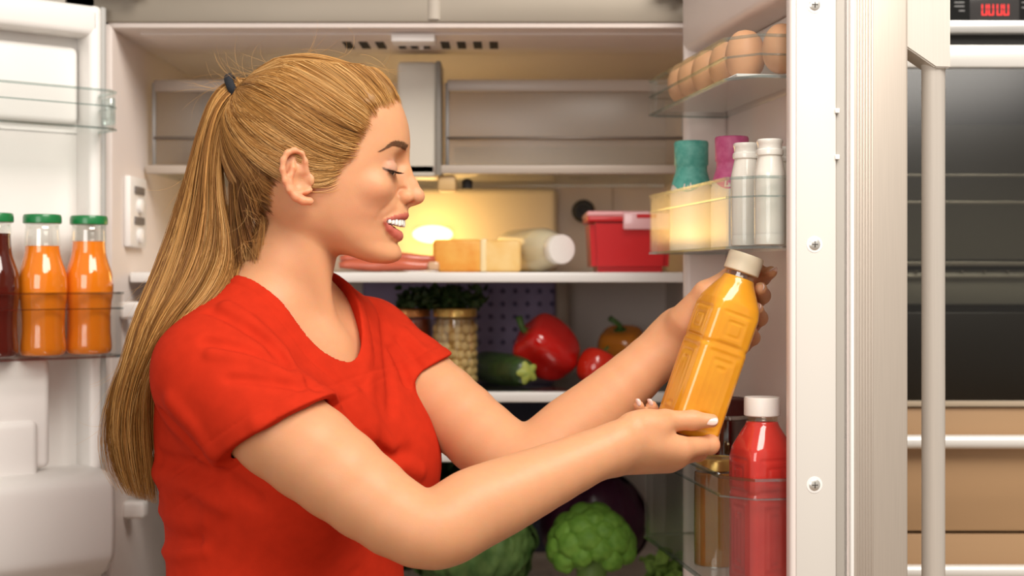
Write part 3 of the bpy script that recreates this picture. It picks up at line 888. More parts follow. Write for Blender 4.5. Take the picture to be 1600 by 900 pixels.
# small green vine sprig against the orange pepper
zu = empty('zucchini', Vector((at(745, 0, 2.27).x, 2.27, Z2 + .0255)), 'dark green zucchini with pale yellow-green stalk end towards the viewer', 'zucchini')
z1 = Vector((at(822, 0, 2.11).x, 2.11, Z2 + .0245)) - Vector(zu.location)
pts = [Vector((0, 0, 0)).lerp(z1, k / 12) for k in range(13)]
tube('zucchini_skin', pts, [.010, .019, .0235, .0245, .025, .025, .025, .025, .0248, .0242, .023, .021, .0165], mat('zucchini_skin', (.020, .042, .012), rough=.35, coat=.2, color2=(.042, .085, .020), vscale=70), zu, 28)
n_ = 50; dz = z1.normalized(); sx = dz.cross(Vector((0, 0, 1))).normalized(); sy = sx.cross(dz)
vs = [z1 + dz * .010]; 
for ring, rad_, off_ in ((0, .40, .011), (1, 1, .004)):
    for i in range(n_):
        a = 2 * math.pi * i / n_
        rr = .0150 * rad_ * (1 + .20 * math.cos(5 * a) * ring)
        vs.append(z1 + dz * off_ + sx * rr * math.cos(a) + sy * rr * math.sin(a))
fs = [(0, 1 + i, 1 + (i + 1) % n_) for i in range(n_)] + [(1 + i, 1 + n_ + i, 1 + n_ + (i + 1) % n_, 1 + (i + 1) % n_) for i in range(n_)]
mesh_obj('stalk_end', vs, fs, mat('stalk_end', (.42, .44, .07), rough=.5, color2=(.30, .38, .09), vscale=140), zu)

# ---- carrots on the third shelf
car_m = mat('carrot', (.72, .19, .025), rough=.45, var=.12, vscale=60)
for i, (px, d, zo, lab) in enumerate(((668, 2.13, .0125, 'orange carrot lying foremost on the third shelf behind the elbow'), (655, 2.17, .0125, 'orange carrot lying behind another on the third shelf'),
                                      (640, 2.20, .0125, 'orange carrot at the back of the carrots, half hidden by the shirt'))):
    c = empty('carrot', Vector((at(px, 0, d).x, d, Z3 + zo)), lab, 'carrot', 'carrots on the third shelf', rz=.15 * i)
    pts = [(.045 - .16 * k / 14, .002 * math.sin(k), 0) for k in range(15)]
    tube('root', pts, [.006, .0105, .0122, .0124, .0122, .0118, .0112, .0105, .0098, .009, .008, .0066, .005, .0035, .0012], car_m, c, 16)
    tube('crown', [(.043, 0, 0), (.055, 0, .001), (.064, .003, .003)], [.0045, .003, .002], gst, c, 8)

# ---- lowest shelf: savoy cabbage, broccoli, red cabbage, dark greens
def head_leaves(name, c, r, label, cat, m_leaf, n_leaf, ruff, seed, squash=.9, rib=None):
    root = empty(name, c, label, cat)
    rr = random.Random(seed)
    core, fs = [], []
    nA, nB = 48, 28
    for k in range(nB + 1):
        for i in range(nA):
            a = 2 * math.pi * i / nA; ph = math.pi * k / nB
            core.append((r * .90 * math.sin(ph) * math.cos(a), r * .90 * math.sin(ph) * math.sin(a), r * squash * .90 * math.cos(ph)))
    for k in range(nB):
        for i in range(nA):
            fs.append((k * nA + i, (k + 1) * nA + i, (k + 1) * nA + (i + 1) % nA, k * nA + (i + 1) % nA))
    mesh_obj('core', core, fs, m_leaf, root)
    for L in range(n_leaf):
        a0 = 2 * math.pi * L / n_leaf * 2.4 + rr.uniform(-.2, .2); tilt_ = .55 + .75 * (L % 3) / 2 + rr.uniform(-.1, .1)
        n1, n2 = 26, 22
        vs, f2 = [], []
        for i in range(n1 + 1):
            for j in range(n2 + 1):
                s = i / n1 * 2 - 1; t = j / n2
                wdt = .95 * math.sin(math.pi * (.16 + .70 * t)) ** .7
                az = a0 + s * wdt * 1.0; el = -.9 + t * (1.1 + tilt_)
                rad_ = r * (.93 + .05 * (L % 3)) + .05 * r * max(0, t - .75) * 4 * abs(1)
                rad_ += ruff * (math.sin(s * 17 + L) * math.sin(t * 19 + L * 2) + .7 * math.sin(s * 31 + t * 13) * math.sin(t * 33 + L)) 
                rad_ += ruff * 1.6 * abs(s) ** 3 * math.sin(t * 24 + L)
                rad_ += .022 * r * math.exp(-(s / .06) ** 2)
                vs.append((rad_ * math.cos(el) * math.cos(az), rad_ * math.cos(el) * math.sin(az), rad_ * squash * math.sin(el)))
        for i in range(n1):
            for j in range(n2):
                b = i * (n2 + 1) + j
                f2.append((b, b + n2 + 1, b + n2 + 2, b + 1))
        mesh_obj('leaf', vs, f2, m_leaf, root)
    return root
sav = mat('savoy_leaf', (.040, .105, .022), rough=.5, color2=(.135, .23, .065), vscale=34, bump=.6, bscale=60)
head_leaves('savoy_cabbage', Vector((at(738, 0, 2.17).x, 2.17, Z4 + .086)), .094, 'crinkled green savoy cabbage on the bottom shelf under the near forearm', 'cabbage', sav, 11, .0036, 3, .92)
pur = mat('red_cabbage_leaf', (.058, .008, .034), rough=.3, coat=.35, color2=(.085, .016, .050), vscale=16)
head_leaves('red_cabbage', Vector((at(930, 0, 2.36).x, 2.36, Z4 + .082)), .088, 'dark purple cabbage behind the broccoli', 'cabbage', pur, 9, .0006, 8, .96)
# broccoli
br = empty('broccoli', Vector((at(924, 0, 2.16).x, 2.16, Z4 + .0008)), 'bright green broccoli head in front of the purple cabbage', 'broccoli')
brm = mat('broccoli_floret', (.11, .27, .026), rough=.6, color2=(.21, .42, .055), vscale=55)
brs = mat('broccoli_stalk', (.22, .36, .09), rough=.5)
rr = random.Random(6)
def floret_mesh(seed, r):
    q = random.Random(seed)
    bm = bmesh.new(); bmesh.ops.create_icosphere(bm, subdivisions=4, radius=1)
    ctr = []
    for _ in range(60):
        v = Vector((q.gauss(0, 1), q.gauss(0, 1), q.gauss(.3, 1))).normalized(); ctr.append(v)
    for v in bm.verts:
        d = max(v.co.normalized().dot(c) for c in ctr)
        k = 1 + .16 * max(0, (d - .90) / .10) - .05
        v.co = v.co.normalized() * r * k
        v.co.z *= .85 if v.co.z > 0 else .55
    me = bpy.data.meshes.new('floret'); bm.to_mesh(me); bm.free(); return me
fms = [floret_mesh(s, .021) for s in range(4)]
tube('stalk', [(0, 0, 0), (0, 0, .03), (.002, 0, .075)], [.024, .022, .028], brs, br, 20)
for i in range(34):
    t = (i + .5) / 34; el = math.asin(1 - 1.15 * t); az = i * 2.39996
    p = Vector((.050 * math.cos(el) * math.cos(az), .050 * math.cos(el) * math.sin(az), .073 + .053 * math.sin(el)))
    s = rr.uniform(.8, 1.15)
    nrm = (p - Vector((0, 0, .05))).normalized()
    o = link_mesh('floret', fms[i % 4], brm, br, loc=p, rot=nrm.to_track_quat('Z', 'Y').to_euler())
    o.scale = (s, s, s)
    if i % 3 == 0:
        tube('branch', [(0, 0, .045), tuple(p * .75 + Vector((0, 0, .01)))], [.009, .007], brs, br, 10)
herb_bunch('spinach_bunch', Vector((at(690, 0, 2.385).x, 2.385, Z4 + .0008)), .080, .185, .045, 700, 'dark leafy greens at the back of the bottom shelf below the carrots', (.022, .050, .014), .030, 9)
herb_bunch('lettuce_bunch', Vector((at(1040, 0, 2.20).x, 2.20, Z4 + .0008)), .030, .05, .04, 160, 'light green lettuce leaves in the lower right corner of the bottom shelf', (.20, .32, .06), .024, 12)
# ================================================================== PERSON
# ---- implicit-surface toolkit
def f32(a): return np.asarray(a, dtype=np.float32)
def smin(a, b, k):
    h = np.maximum(k - np.abs(a - b), 0.0) / k
    return np.minimum(a, b) - h * h * k * .25
def smax(a, b, k): return -smin(-a, -b, k)
def sphere(P, c, r): return np.sqrt(((P - f32(c)) ** 2).sum(1)) - r
def ell(P, c, r, R=None):
    q = P - f32(c)
    if R is not None: q = q @ f32(R)
    r = f32(r)
    k0 = np.sqrt(((q / r) ** 2).sum(1)); k1 = np.sqrt(((q / (r * r)) ** 2).sum(1))
    return k0 * (k0 - 1.0) / np.maximum(k1, 1e-9)
def cone(P, a, b, ra, rb):
    a = f32(a); b = f32(b)
    ba = b - a; pa = P - a
    h = np.clip((pa @ ba) / float(ba @ ba), 0, 1)
    d = pa - h[:, None] * ba
    return np.sqrt((d * d).sum(1)) - (ra + (rb - ra) * h)
def chain(P, pts, k=.004):
    """pts: [(point, radius)] joined by smooth-united cones"""
    f = None
    for (a, ra), (b, rb) in zip(pts[:-1], pts[1:]):
        g = cone(P, a, b, ra, rb)
        f = g if f is None else smin(f, g, k)
    return f
def line_dist(P, pts):
    f = None
    for a, b in zip(pts[:-1], pts[1:]):
        g = cone(P, a, b, 0, 0)
        f = g if f is None else np.minimum(f, g)
    return f
def table(pts):
    t = smooth_prof(pts, 8)
    return lambda v: np.interp(v, t[:, 0], t[:, 1]).astype(np.float32)

def surface_nets(field, lo, hi, h, n=16, fac=1.5):
    """sparse surface nets; field(P[N,3]) -> signed distance"""
    lo = np.array(lo, float); hi = np.array(hi, float)
    nb = np.ceil((hi - lo) / (h * n)).astype(int)
    B = np.stack(np.meshgrid(*[np.arange(k) for k in nb], indexing='ij'), -1).reshape(-1, 3)
    cent = lo + (B + .5) * n * h
    fc = field(f32(cent))
    B = B[np.abs(fc) < fac * n * h * .87]
    dims = nb * n + 2
    m = n + 1
    g = np.stack(np.meshgrid(*[np.arange(m)] * 3, indexing='ij'), -1)
    keys, pos, quads = [], [], []
    ck = lambda I: (I[..., 0].astype(np.int64) * dims[1] + I[..., 1]) * dims[2] + I[..., 2]
    for s in range(0, len(B), 40):
        bb = B[s:s + 40]
        I = bb[:, None, None, None, :] * n + g[None]
        P = f32(lo + I.reshape(-1, 3) * h)
        V = field(P).reshape(len(bb), m, m, m)
        sg = V < 0
        # cell vertices
        c0 = [V[:, i:i + n, j:j + n, k:k + n] for i in (0, 1) for j in (0, 1) for k in (0, 1)]
        C = np.stack(c0, -1)
        ins = (C < 0).sum(-1)
        act = (ins > 0) & (ins < 8)
        w = np.argwhere(act)
        if len(w) == 0: continue
        cv = C[act]
        off = np.array([(i, j, k) for i in (0, 1) for j in (0, 1) for k in (0, 1)], float)
        acc = np.zeros((len(w), 3)); cnt = np.zeros(len(w))
        for a in range(8):
            for b in range(a + 1, 8):
                if np.abs(off[a] - off[b]).sum() != 1: continue
                va, vb = cv[:, a], cv[:, b]
                x = (va < 0) != (vb < 0)
                t = np.where(x, va / np.where(x, va - vb, 1), 0)
                acc[x] += off[a] + t[x, None] * (off[b] - off[a]); cnt[x] += 1
        p = acc / cnt[:, None]
        Ic = bb[w[:, 0]] * n + w[:, 1:]
        keys.append(ck(Ic)); pos.append(lo + (Ic + p) * h)
        # quads on crossing edges owned by this block
        for ax in range(3):
            sl0 = [slice(None), slice(0, n), slice(0, n), slice(0, n)]
            sl1 = list(sl0); sl1[ax + 1] = slice(1, n + 1)
            s0, s1 = sg[tuple(sl0)], sg[tuple(sl1)]
            e = np.argwhere(s0 != s1)
            if len(e) == 0: continue
            Ie = bb[e[:, 0]] * n + e[:, 1:]
            fl = s0[tuple(e.T)]
            u, v = (ax + 1) % 3, (ax + 2) % 3
            du = np.zeros(3, int); du[u] = 1
            dv = np.zeros(3, int); dv[v] = 1
            q = np.stack([ck(Ie - du - dv), ck(Ie - dv), ck(Ie), ck(Ie - du)], 1)
            q[~fl] = q[~fl][:, ::-1]
            quads.append(q)
    keys = np.concatenate(keys); pos = np.concatenate(pos); quads = np.concatenate(quads)
    o = np.argsort(keys); keys = keys[o]; pos = pos[o]
    ix = np.searchsorted(keys, quads)
    ix = np.clip(ix, 0, len(keys) - 1)
    ok = (keys[ix] == quads).all(1)
    return pos, ix[ok]

def np_mesh(name, V, Q):
    me = bpy.data.meshes.new(name)
    k = Q.shape[1]
    me.vertices.add(len(V)); me.loops.add(Q.size); me.polygons.add(len(Q))
    me.vertices.foreach_set('co', V.astype(np.float32).ravel())
    me.loops.foreach_set('vertex_index', Q.astype(np.int32).ravel())
    me.polygons.foreach_set('loop_start', np.arange(0, Q.size, k, dtype=np.int32))
    me.polygons.foreach_set('loop_total', np.full(len(Q), k, dtype=np.int32))
    me.polygons.foreach_set('use_smooth', np.ones(len(Q), dtype=bool))
    me.update(calc_edges=True)
    return me

def relax(V, Q, n=2, lam=.5):
    for _ in range(n):
        acc = np.zeros_like(V); cnt = np.zeros(len(V))
        for i in range(4):
            a, b = Q[:, i], Q[:, (i + 1) % 4]
            for c in range(3):
                acc[:, c] += np.bincount(a, V[b, c], len(V)) + np.bincount(b, V[a, c], len(V))
            cnt += np.bincount(a, minlength=len(V)) + np.bincount(b, minlength=len(V))
        V = V + lam * (acc / np.maximum(cnt, 1)[:, None] - V)
    return V

def vnoise(P, s, seed=0):
    """cheap smooth noise from a few sines"""
    r = np.random.default_rng(seed)
    out = np.zeros(len(P), np.float32)
    for _ in range(6):
        d = r.normal(size=3); d /= np.linalg.norm(d)
        out += np.sin((P @ f32(d)) * s * r.uniform(.6, 1.5) + r.uniform(0, 6.28)).astype(np.float32)
    return out / 6

# ---- head space: pixels of the photograph on the sagittal plane (u right, v down, w towards the camera)
DH = 1.60
HS = F / DH
def to_head(P):
    return np.stack([800 + P[:, 0] * HS, VH + (ZC - P[:, 2]) * HS, (DH - P[:, 1]) * HS], 1).astype(np.float32)
def hp(px, py, w):
    """head-space point whose image is (px, py) when it lies w towards the camera"""
    k = (DH - w / HS) / DH
    return (800 + (px - 800) * k, VH + (py - VH) * k, w)
def head_world(u, v, w):
    return Vector(((u - 800) / HS, DH - w / HS, ZC - (v - VH) / HS))

xf_t = table([(60, 560), (100, 575), (115, 590), (130, 605), (155, 622), (170, 630), (193, 637.5), (215, 640.5), (232, 640), (247, 635), (258, 631.5), (275, 628), (295, 627),
              (312, 628), (325, 630), (336, 629.5), (346, 625), (358, 620), (370, 618.5), (380, 618.5), (388, 622), (396, 625), (403, 624), (409, 617), (413, 606), (417, 590), (440, 560)])
xb_t = table([(60, 475), (100, 450), (118, 432), (132, 410), (150, 392), (175, 373), (200, 361), (260, 362), (300, 380), (330, 410), (350, 445), (367, 482), (385, 515), (400, 548), (410, 575), (417, 588), (440, 558)])
xm_t = table([(60, 470), (200, 478), (250, 490), (290, 505), (330, 522), (360, 535), (385, 556), (403, 580), (413, 595), (440, 559)])
W_t = table([(60, 60), (110, 82), (140, 93), (180, 99), (220, 98), (250, 97), (275, 95), (300, 92), (325, 87), (345, 81), (365, 71), (385, 56), (400, 42), (409, 29), (417, 12), (440, 2)])

n_t = table([(60, 2.25), (240, 2.25), (280, 2.22), (300, 2.12), (320, 1.9), (345, 1.66), (372, 1.72), (400, 1.95), (420, 2.0), (440, 2.0)])
EYE = hp(602, 264, 43)
EYE_R = 16.6
UP_PLANE_PT, LO_PLANE_PT = hp(612, 268, 55), hp(612, 273, 55)

def lip_u(P):
    pts = [((632, 336.8, 0), 6.8), ((629.6, 335.8, 10), 6.6), ((623.5, 337.8, 21.5), 5.4), ((614.5, 341.2, 32.5), 4.0), ((605.5, 344.6, 42), 2.6)]
    return chain(P, pts, 8)
def lip_l(P):
    pts = [((622.3, 369.3, 0), 7.7), ((620.3, 368.2, 10), 7.5), ((615.5, 364.2, 20.5), 6.1), ((610.5, 357.8, 31), 4.2), ((605, 348.2, 42), 2.3)]
    return chain(P, pts, 8)

EAR_H = [(479, 268), (477, 252), (471, 240), (460, 234.5), (449, 238.5), (442.5, 250), (441.5, 265), (445.5, 282), (452, 296.5), (462, 307.5), (473, 313.5), (484, 314.5)]
EAR_A = [(462, 248), (458, 262), (453.5, 274), (453.5, 285), (458.5, 294), (468, 299), (479, 299), (485, 297)]
def ear_w(px, py):
    # plane of the auricle: stands off the skull towards the back
    return 105 + (488 - px) * .34
def ear_pt(px, py, dw=0.0):
    return hp(px, py, ear_w(px, py) + dw)

def f_skull(A):
    u, v, w = A[:, 0], A[:, 1], np.abs(A[:, 2])
    f = ell(A, (482, 208, 0), (118, 112, 101))
    xm, xf, xb, W = xm_t(v), xf_t(v), xb_t(v), W_t(v)
    dx = u - xm
    a = np.where(dx > 0, xf - xm, xm - xb)
    k = ((np.abs(dx) / np.maximum(a, 1)) ** 2.25 + (w / np.maximum(W, 1)) ** 2.25) ** (1 / 2.25)
    g = np.sqrt(dx * dx + w * w) * (1 - 1 / np.maximum(k, .05))
    g = np.maximum(g * .9, np.maximum(118 - v, v - 418))
    f = smin(f, g, 22)
    nk = chain(A, [((478, 345, 0), 64), ((447, 425, 0), 64), ((428, 480, 0), 72)], 20)
    return smin(f, nk, 28)
def f_head(H):
    """H in head pixels, returns pixels"""
    A = H.copy(); A[:, 2] = np.abs(A[:, 2])
    u, v, w = A[:, 0], A[:, 1], A[:, 2]
    # cranium
    f = ell(A, (482, 208, 0), (118, 112, 101))
    # face sections
    xm, xf, xb, W = xm_t(v), xf_t(v), xb_t(v), W_t(v)
    dx = u - xm
    a = np.where(dx > 0, xf - xm, xm - xb)
    n = n_t(v)
    n = np.where(dx > 0, n, 2.25)
    k = ((np.abs(dx) / np.maximum(a, 1)) ** n + (w / np.maximum(W, 1)) ** n) ** (1 / n)
    s = np.sqrt(dx * dx + w * w)
    g = s * (1 - 1 / np.maximum(k, .05))
    g = np.maximum(g * .9, 118 - v)
    g = smax(g, v - 411.5, 7)
    f = smin(f, g, 22)
    # orbit hollow, temple hollow, cheekbone, chin pad
    f = smax(f, -ell(A, (633, 259, 31), (13.5, 15, 21)), 15)
    f = smax(f, -ell(A, (590, 215, 112), (50, 40, 22)), 24)
    f = smin(f, ell(A, (590, 296, 54), (24, 20, 22)), 20)
    f = smin(f, ell(A, (609, 394, 0), (15, 13, 18)), 12)
    # eye: lids over the ball
    e = np.array(EYE)
    eb = sphere(A, e, 18.6)
    ul = smax(eb, (v - UP_PLANE_PT[1]) - .30 * (u - UP_PLANE_PT[0]), 1.0)
    el = sphere(A, e + np.array([0, 1.0, 0]), 18.0)
    ll = smax(el, -(v - LO_PLANE_PT[1]) + .62 * (u - LO_PLANE_PT[0]), 1.0)
    hollow = sphere(A, e, 17.0)
    sock = smax(f, -sphere(A, e, 17.4), 3)
    gap = (v > 262) & (v < 280)
    f = np.where(np.abs(hollow) < 60, sock, f)
    f = smin(f, ul, 5)
    f = smin(f, ll, 5)
    cr = []
    for an in (78, 60, 40, 20, 2, -12):
        an = math.radians(an)
        cr.append((EYE[0] + 18.6 * .80 * math.cos(an), EYE[1] - 10.5 - 1.5 * math.cos(an), EYE[2] + 18.6 * .80 * math.sin(an)))
    f = f + 1.5 * np.exp(-(line_dist(A, cr) / 1.9) ** 2)
    # nose
    nz = chain(A, [((628, 246, 0), 10.0), ((634, 268, 0), 8.6), ((643, 288, 0), 9.0), ((650.5, 304, 0), 11.2)], 6)
    nz = smin(nz, sphere(A, (652, 307.5, 0), 11.6), 5)
    nz = smin(nz, cone(A, (628, 272, 8), (640, 306, 10), 8, 9), 8)
    f = smin(f, nz, 12)
    al = ell(A, (634.5, 308.0, 15.5), (13.0, 10.8, 9.0))
    f = smin(f, al, 2.6)
    gr = line_dist(A, [(620.5, 312, 22), (621, 303, 21), (627, 296.5, 19), (636, 295.5, 15)])
    f = f + 2.6 * np.exp(-(gr / 2.4) ** 2)
    f = smin(f, ell(A, (640, 318.5, 0), (10, 4.2, 4)), 6)
    f = smax(f, -ell(A, (643.5, 320.0, 8.8), (8.0, 5.6, 4.3)), 2.0)
    # lips and open mouth
    f = smin(f, ell(A, (624, 330, 0), (12, 11, 24)), 12)
    lu, ll2 = lip_u(A), lip_l(A)
    f = smin(f, lu, 3.5)
    f = smin(f, ll2, 4.5)
    cav = chain(A, [((642, 351.5, 0), 6.3), ((620, 350.5, 4), 8.2), ((612, 349.5, 24), 6.2), ((607.5, 347.5, 36), 2.8), ((605, 346.5, 40), 1.4)], 4)
    f = smax(f, -cav, 2.0)
    # smile fold
    sm = line_dist(A, [(622, 300, 24), (612, 316, 40), (601, 332, 51), (596, 348, 54)])
    f = f + 1.5 * np.exp(-(sm / 5.0) ** 2)
    # ear (near side built at true place, mirrored)
    eb0 = np.abs(sphere(A, ear_pt(463, 275), 60))
    near = np.abs(v - 285) < 75
    near &= np.abs(u - 480) < 60
    near &= w > 60
    if near.any():
        E = A[near]
        hx = chain(E, [(ear_pt(x, y, (2 if 2 < i < 9 else -3 if i == 0 else 0)), 4.3 if i < 9 else 6.2) for i, (x, y) in enumerate(EAR_H)], 4)
        ax_ = chain(E, [(ear_pt(x, y, -1), 3.8) for x, y in EAR_A], 4)
        n_e = np.array([.34, 0, .94]); n_e /= np.linalg.norm(n_e)
        t_e = np.array([.94, 0, -.34])
        R = np.stack([t_e, np.array([0, 1.0, 0]), n_e], 1)
        pl = ell(E, ear_pt(463, 272, -8), (23, 38, 4.2), R)
        root = ell(E, (484, 282, 94), (13, 30, 14))
        ee = smin(smin(pl, root, 8), smin(hx, ax_, 3.5), 5)
        ee = smax(ee, -ell(E, ear_pt(469.5, 284, 2), (10.5, 13.5, 9.5), R), 3.5)
        ee = smax(ee, -ell(E, ear_pt(466, 250, 3), (8, 9.5, 6.5), R), 4)
        ee = smin(ee, ell(E, ear_pt(487, 281, -2), (4.5, 8, 4.5)), 6)
        f2 = f[near]
        f[near] = smin(f2, ee, 4)
    return f

# ---- torso frame
TO = np.array([-.252, 1.62])
EF = np.array([.83, -.558]); EL = np.array([.558, .83])
def to_torso(P):
    d = P[:, :2] - f32(TO)
    return np.stack([d @ f32(EF), d @ f32(EL), P[:, 2]], 1).astype(np.float32)
def torso_world(f, l, z):
    p = TO + EF * f + EL * l
    return np.array([p[0], p[1], z])

SN = np.array(at(326, 584, 1.50)); SF = np.array(at(576, 536, 1.735))
EN = np.array(at(656, 826, 1.405)); EFAR = np.array(at(812, 722, 1.62))
WN = np.array(at(956, 699, 1.475)); WF = np.array(at(1056, 527, 1.635))

ta = table([(.70, .16), (.9, .155), (1.0, .142), (1.08, .138), (1.15, .148), (1.22, .150), (1.27, .145), (1.30, .125), (1.33, .085), (1.36, .05), (1.40, .02)])
tf = table([(.70, .11), (.9, .11), (1.0, .105), (1.08, .112), (1.15, .118), (1.20, .115), (1.245, .098), (1.28, .078), (1.31, .06), (1.34, .045), (1.36, .03), (1.40, .01)])
tb = table([(.70, .12), (.9, .12), (1.0, .115), (1.08, .125), (1.15, .132), (1.22, .130), (1.27, .112), (1.31, .085), (1.34, .068), (1.36, .05), (1.40, .01)])
def f_torso(P, off=0.0):
    T = to_torso(P)
    z = T[:, 2]
    a = ta(z); b = np.where(T[:, 0] > 0, tf(z), tb(z))
    n = 2.2
    k = ((np.abs(T[:, 1]) / a) ** n + (np.abs(T[:, 0]) / b) ** n) ** (1 / n)
    s = np.sqrt(T[:, 0] ** 2 + T[:, 1] ** 2)
    g = s * (1 - 1 / np.maximum(k, .05)) * .85
    g = np.maximum(g, z - 1.37)
    A = T.copy(); A[:, 1] = np.abs(A[:, 1])
    g = smin(g, ell(A, (.072, .068, 1.138), (.066, .070, .070)), .05)
    return g

NECK = [(head_world(478, 345, 0), .046), (head_world(447, 425, 0), .046), (head_world(428, 480, -4), .052), (head_world(430, 530, -8), .062)]
def f_neck(P):
    f = chain(P, NECK, .02)
    # sternomastoid cord and collar bones
    f = smin(f, cone(P, head_world(478, 335, 52), head_world(522, 538, 14), .011, .008), .022)
    f = smin(f, cone(P, head_world(522, 545, 12), SN + np.array([.02, .03, .035]), .009, .011), .03)
    return f

def f_yoke(P):
    nb_ = np.array(head_world(425, 478, -5))
    f = cone(P, nb_ + np.array([-.01, -.02, -.01]), SN + np.array([.0, .01, .012]), .05, .043)
    f = smin(f, cone(P, nb_ + np.array([0, .03, -.022]), SF + np.array([0, 0, -.002]), .044, .038), .03)
    return f

def limb(pts):
    t = smooth_prof([tuple(p) + (r,) for p, r in pts], 4)
    return [(q[:3], float(q[3])) for q in t]
ARM_N = limb([(SN, .052), (SN * .5 + EN * .5 + np.array([0, 0, -.004]), .0485), (EN + np.array([-.002, 0, .0]), .0365),
              (EN * .72 + WN * .28 + np.array([0, 0, -.003]), .0385), (EN * .40 + WN * .60 + np.array([0, 0, -.002]), .0318), (WN * .97 + EN * .03, .0235)])
ARM_F = limb([(SF, .048), (SF * .5 + EFAR * .5 + np.array([0, 0, -.002]), .0435), (EFAR, .0405),
              (EFAR * .68 + WF * .32 + np.array([.004, 0, -.008]), .0380), (EFAR * .38 + WF * .62 + np.array([.003, 0, -.006]), .0315), (WF, .0255)])
def f_arm_n(P): return chain(P, ARM_N, .008)
def f_arm_f(P): return chain(P, ARM_F, .008)

# right hand (near): thumb over the bottle, fingers under it and up behind
def A3(px, py, d): return np.array(at(px, py, d))
HN_THUMB = [(A3(990, 672, 1.487), .0185), (A3(1038, 658, 1.512), .0118), (A3(1082, 656.5, 1.520), .0098), (A3(1112, 657.5, 1.522), .0074)]
HN_FING = [
    [(A3(1062, 701, 1.508), .0120), (A3(1109, 695, 1.535), .0098), (A3(1113, 672, 1.590), .0085), (A3(1090, 657, 1.607), .0072)],
    [(A3(1058, 712, 1.517), .0120), (A3(1090, 706, 1.575), .0100), (A3(1072, 680, 1.610), .0085), (A3(1050, 655, 1.606), .0072)],
    [(A3(1046, 719, 1.528), .0115), (A3(1068, 712, 1.590), .0095), (A3(1036, 672, 1.604), .0080), (A3(1018, 635, 1.584), .0066)],
    [(A3(1036, 720, 1.540), .0110), (A3(1040, 714, 1.595), .0085), (A3(1012, 672, 1.596), .0072), (A3(998, 634, 1.574), .0058)]]
def f_hand_n(P):
    w0 = WN
    f = None
    for i, ch in enumerate(HN_FING):
        m0 = ch[0][0]
        b = w0 + (np.array([.012, 0, .010]), np.array([.010, .006, .0]), np.array([.008, .012, -.008]), np.array([.004, .018, -.014]))[i]
        g = cone(P, b, m0, .0170 if i else .0150, ch[0][1] + .001)
        f = g if f is None else smin(f, g, .012)
    for ch in HN_FING:
        g = chain(P, ch, .004)
        g = smin(g, sphere(P, ch[1][0], ch[1][1] * 1.06), .003)
        f = smin(f, g, .0045)
    t = chain(P, HN_THUMB, .006)
    t = smin(t, ell(P, A3(1010, 668, 1.497), (.026, .017, .0165)), .012)
    f = smin(f, t, .008)
    return f
# left hand (far): palm behind the bottle, thumb up its left side, fingertips round its right side
HF_THUMB = [(A3(1072, 500, 1.606), .0200), (A3(1102, 457, 1.588), .0125), (A3(1141, 432, 1.588), .0096), (A3(1183, 417, 1.606), .0066)]
HF_FING = [
    [(A3(1132, 462, 1.622), .0120), (A3(1172, 447, 1.632), .0094), (A3(1192, 434, 1.618), .0084), (A3(1205, 425, 1.598), .0068)],
    [(A3(1132, 490, 1.628), .0122), (A3(1178, 474, 1.624), .0098), (A3(1191, 462, 1.595), .0090), (A3(1188, 451, 1.570), .0074)],
    [(A3(1126, 517, 1.626), .0120), (A3(1174, 508, 1.624), .0096), (A3(1187, 497, 1.596), .0088), (A3(1183, 483, 1.571), .0072)],
    [(A3(1116, 542, 1.620), .0110), (A3(1160, 540, 1.618), .0088), (A3(1176, 528, 1.595), .0080), (A3(1173, 515, 1.573), .0066)]]
def f_hand_f(P):
    w0 = WF
    f = None
    for i, ch in enumerate(HF_FING):
        b = w0 + (np.array([.006, -.004, .014]), np.array([.008, .0, .004]), np.array([.008, .0, -.006]), np.array([.006, -.002, -.014]))[i]
        g = cone(P, b, ch[0][0], .0195, ch[0][1] + .001)
        f = g if f is None else smin(f, g, .012)
    for ch in HF_FING:
        g = chain(P, ch, .004)
        f = smin(f, g, .0045)
    f = smin(f, chain(P, HF_THUMB, .006), .008)
    f = smin(f, cone(P, w0 + np.array([0, -.006, -.004]), A3(1080, 505, 1.606), .020, .017), .012)
    return f

BOT_BASE = A3(1070, 677, 1.562); BOT_TOP = A3(1164, 407, 1.562)
def f_bottle_hole(P):
    ax = BOT_TOP - BOT_BASE; L = np.linalg.norm(ax); ax = ax / L
    a = BOT_BASE
    f = cone(P, a + ax * .004, a + ax * .145, .0300, .0300)
    f = np.minimum(f, cone(P, a + ax * .145, a + ax * .180, .0300, .0185))
    f = np.minimum(f, cone(P, a + ax * .180, a + ax * L, .0185, .0185))
    return smax(f, -((P - f32(a)) @ f32(ax)), .002)

def gated(P, parts):
    """smooth union of [(function, [bounding spheres], blend)], skipping far parts"""
    out = np.full(len(P), 1.0, np.float32)
    for fn, bs, k in parts:
        d = None
        for c, r in bs:
            q = np.sqrt(((P - f32(c)) ** 2).sum(1)) - r
            d = q if d is None else np.minimum(d, q)
        m = d < .035
        far = ~m
        out[far] = np.minimum(out[far], d[far])
        if m.any():
            g = fn(P[m])
            out[m] = smin(out[m], g, k) if k else np.minimum(out[m], g)
    return out
TRUNK = [
    (lambda P: f_head(to_head(P)) / HS, [(np.array(head_world(500, 250, 0)), .165)], 0),
    (f_neck, [(np.array(head_world(455, 440, 0)), .19)], .022),
    (lambda P: smax(f_torso(P) + .006, 1.20 - P[:, 2], .01), [(torso_world(0, 0, 1.28), .21)], .02),
    (f_yoke, [(torso_world(0, 0, 1.31), .24)], .02)]
NEAR = [(f_arm_n, [((SN + EN) / 2, .20), ((WN + EN) / 2, .165)], 0), (f_hand_n, [(A3(1035, 690, 1.53), .105)], .022)]
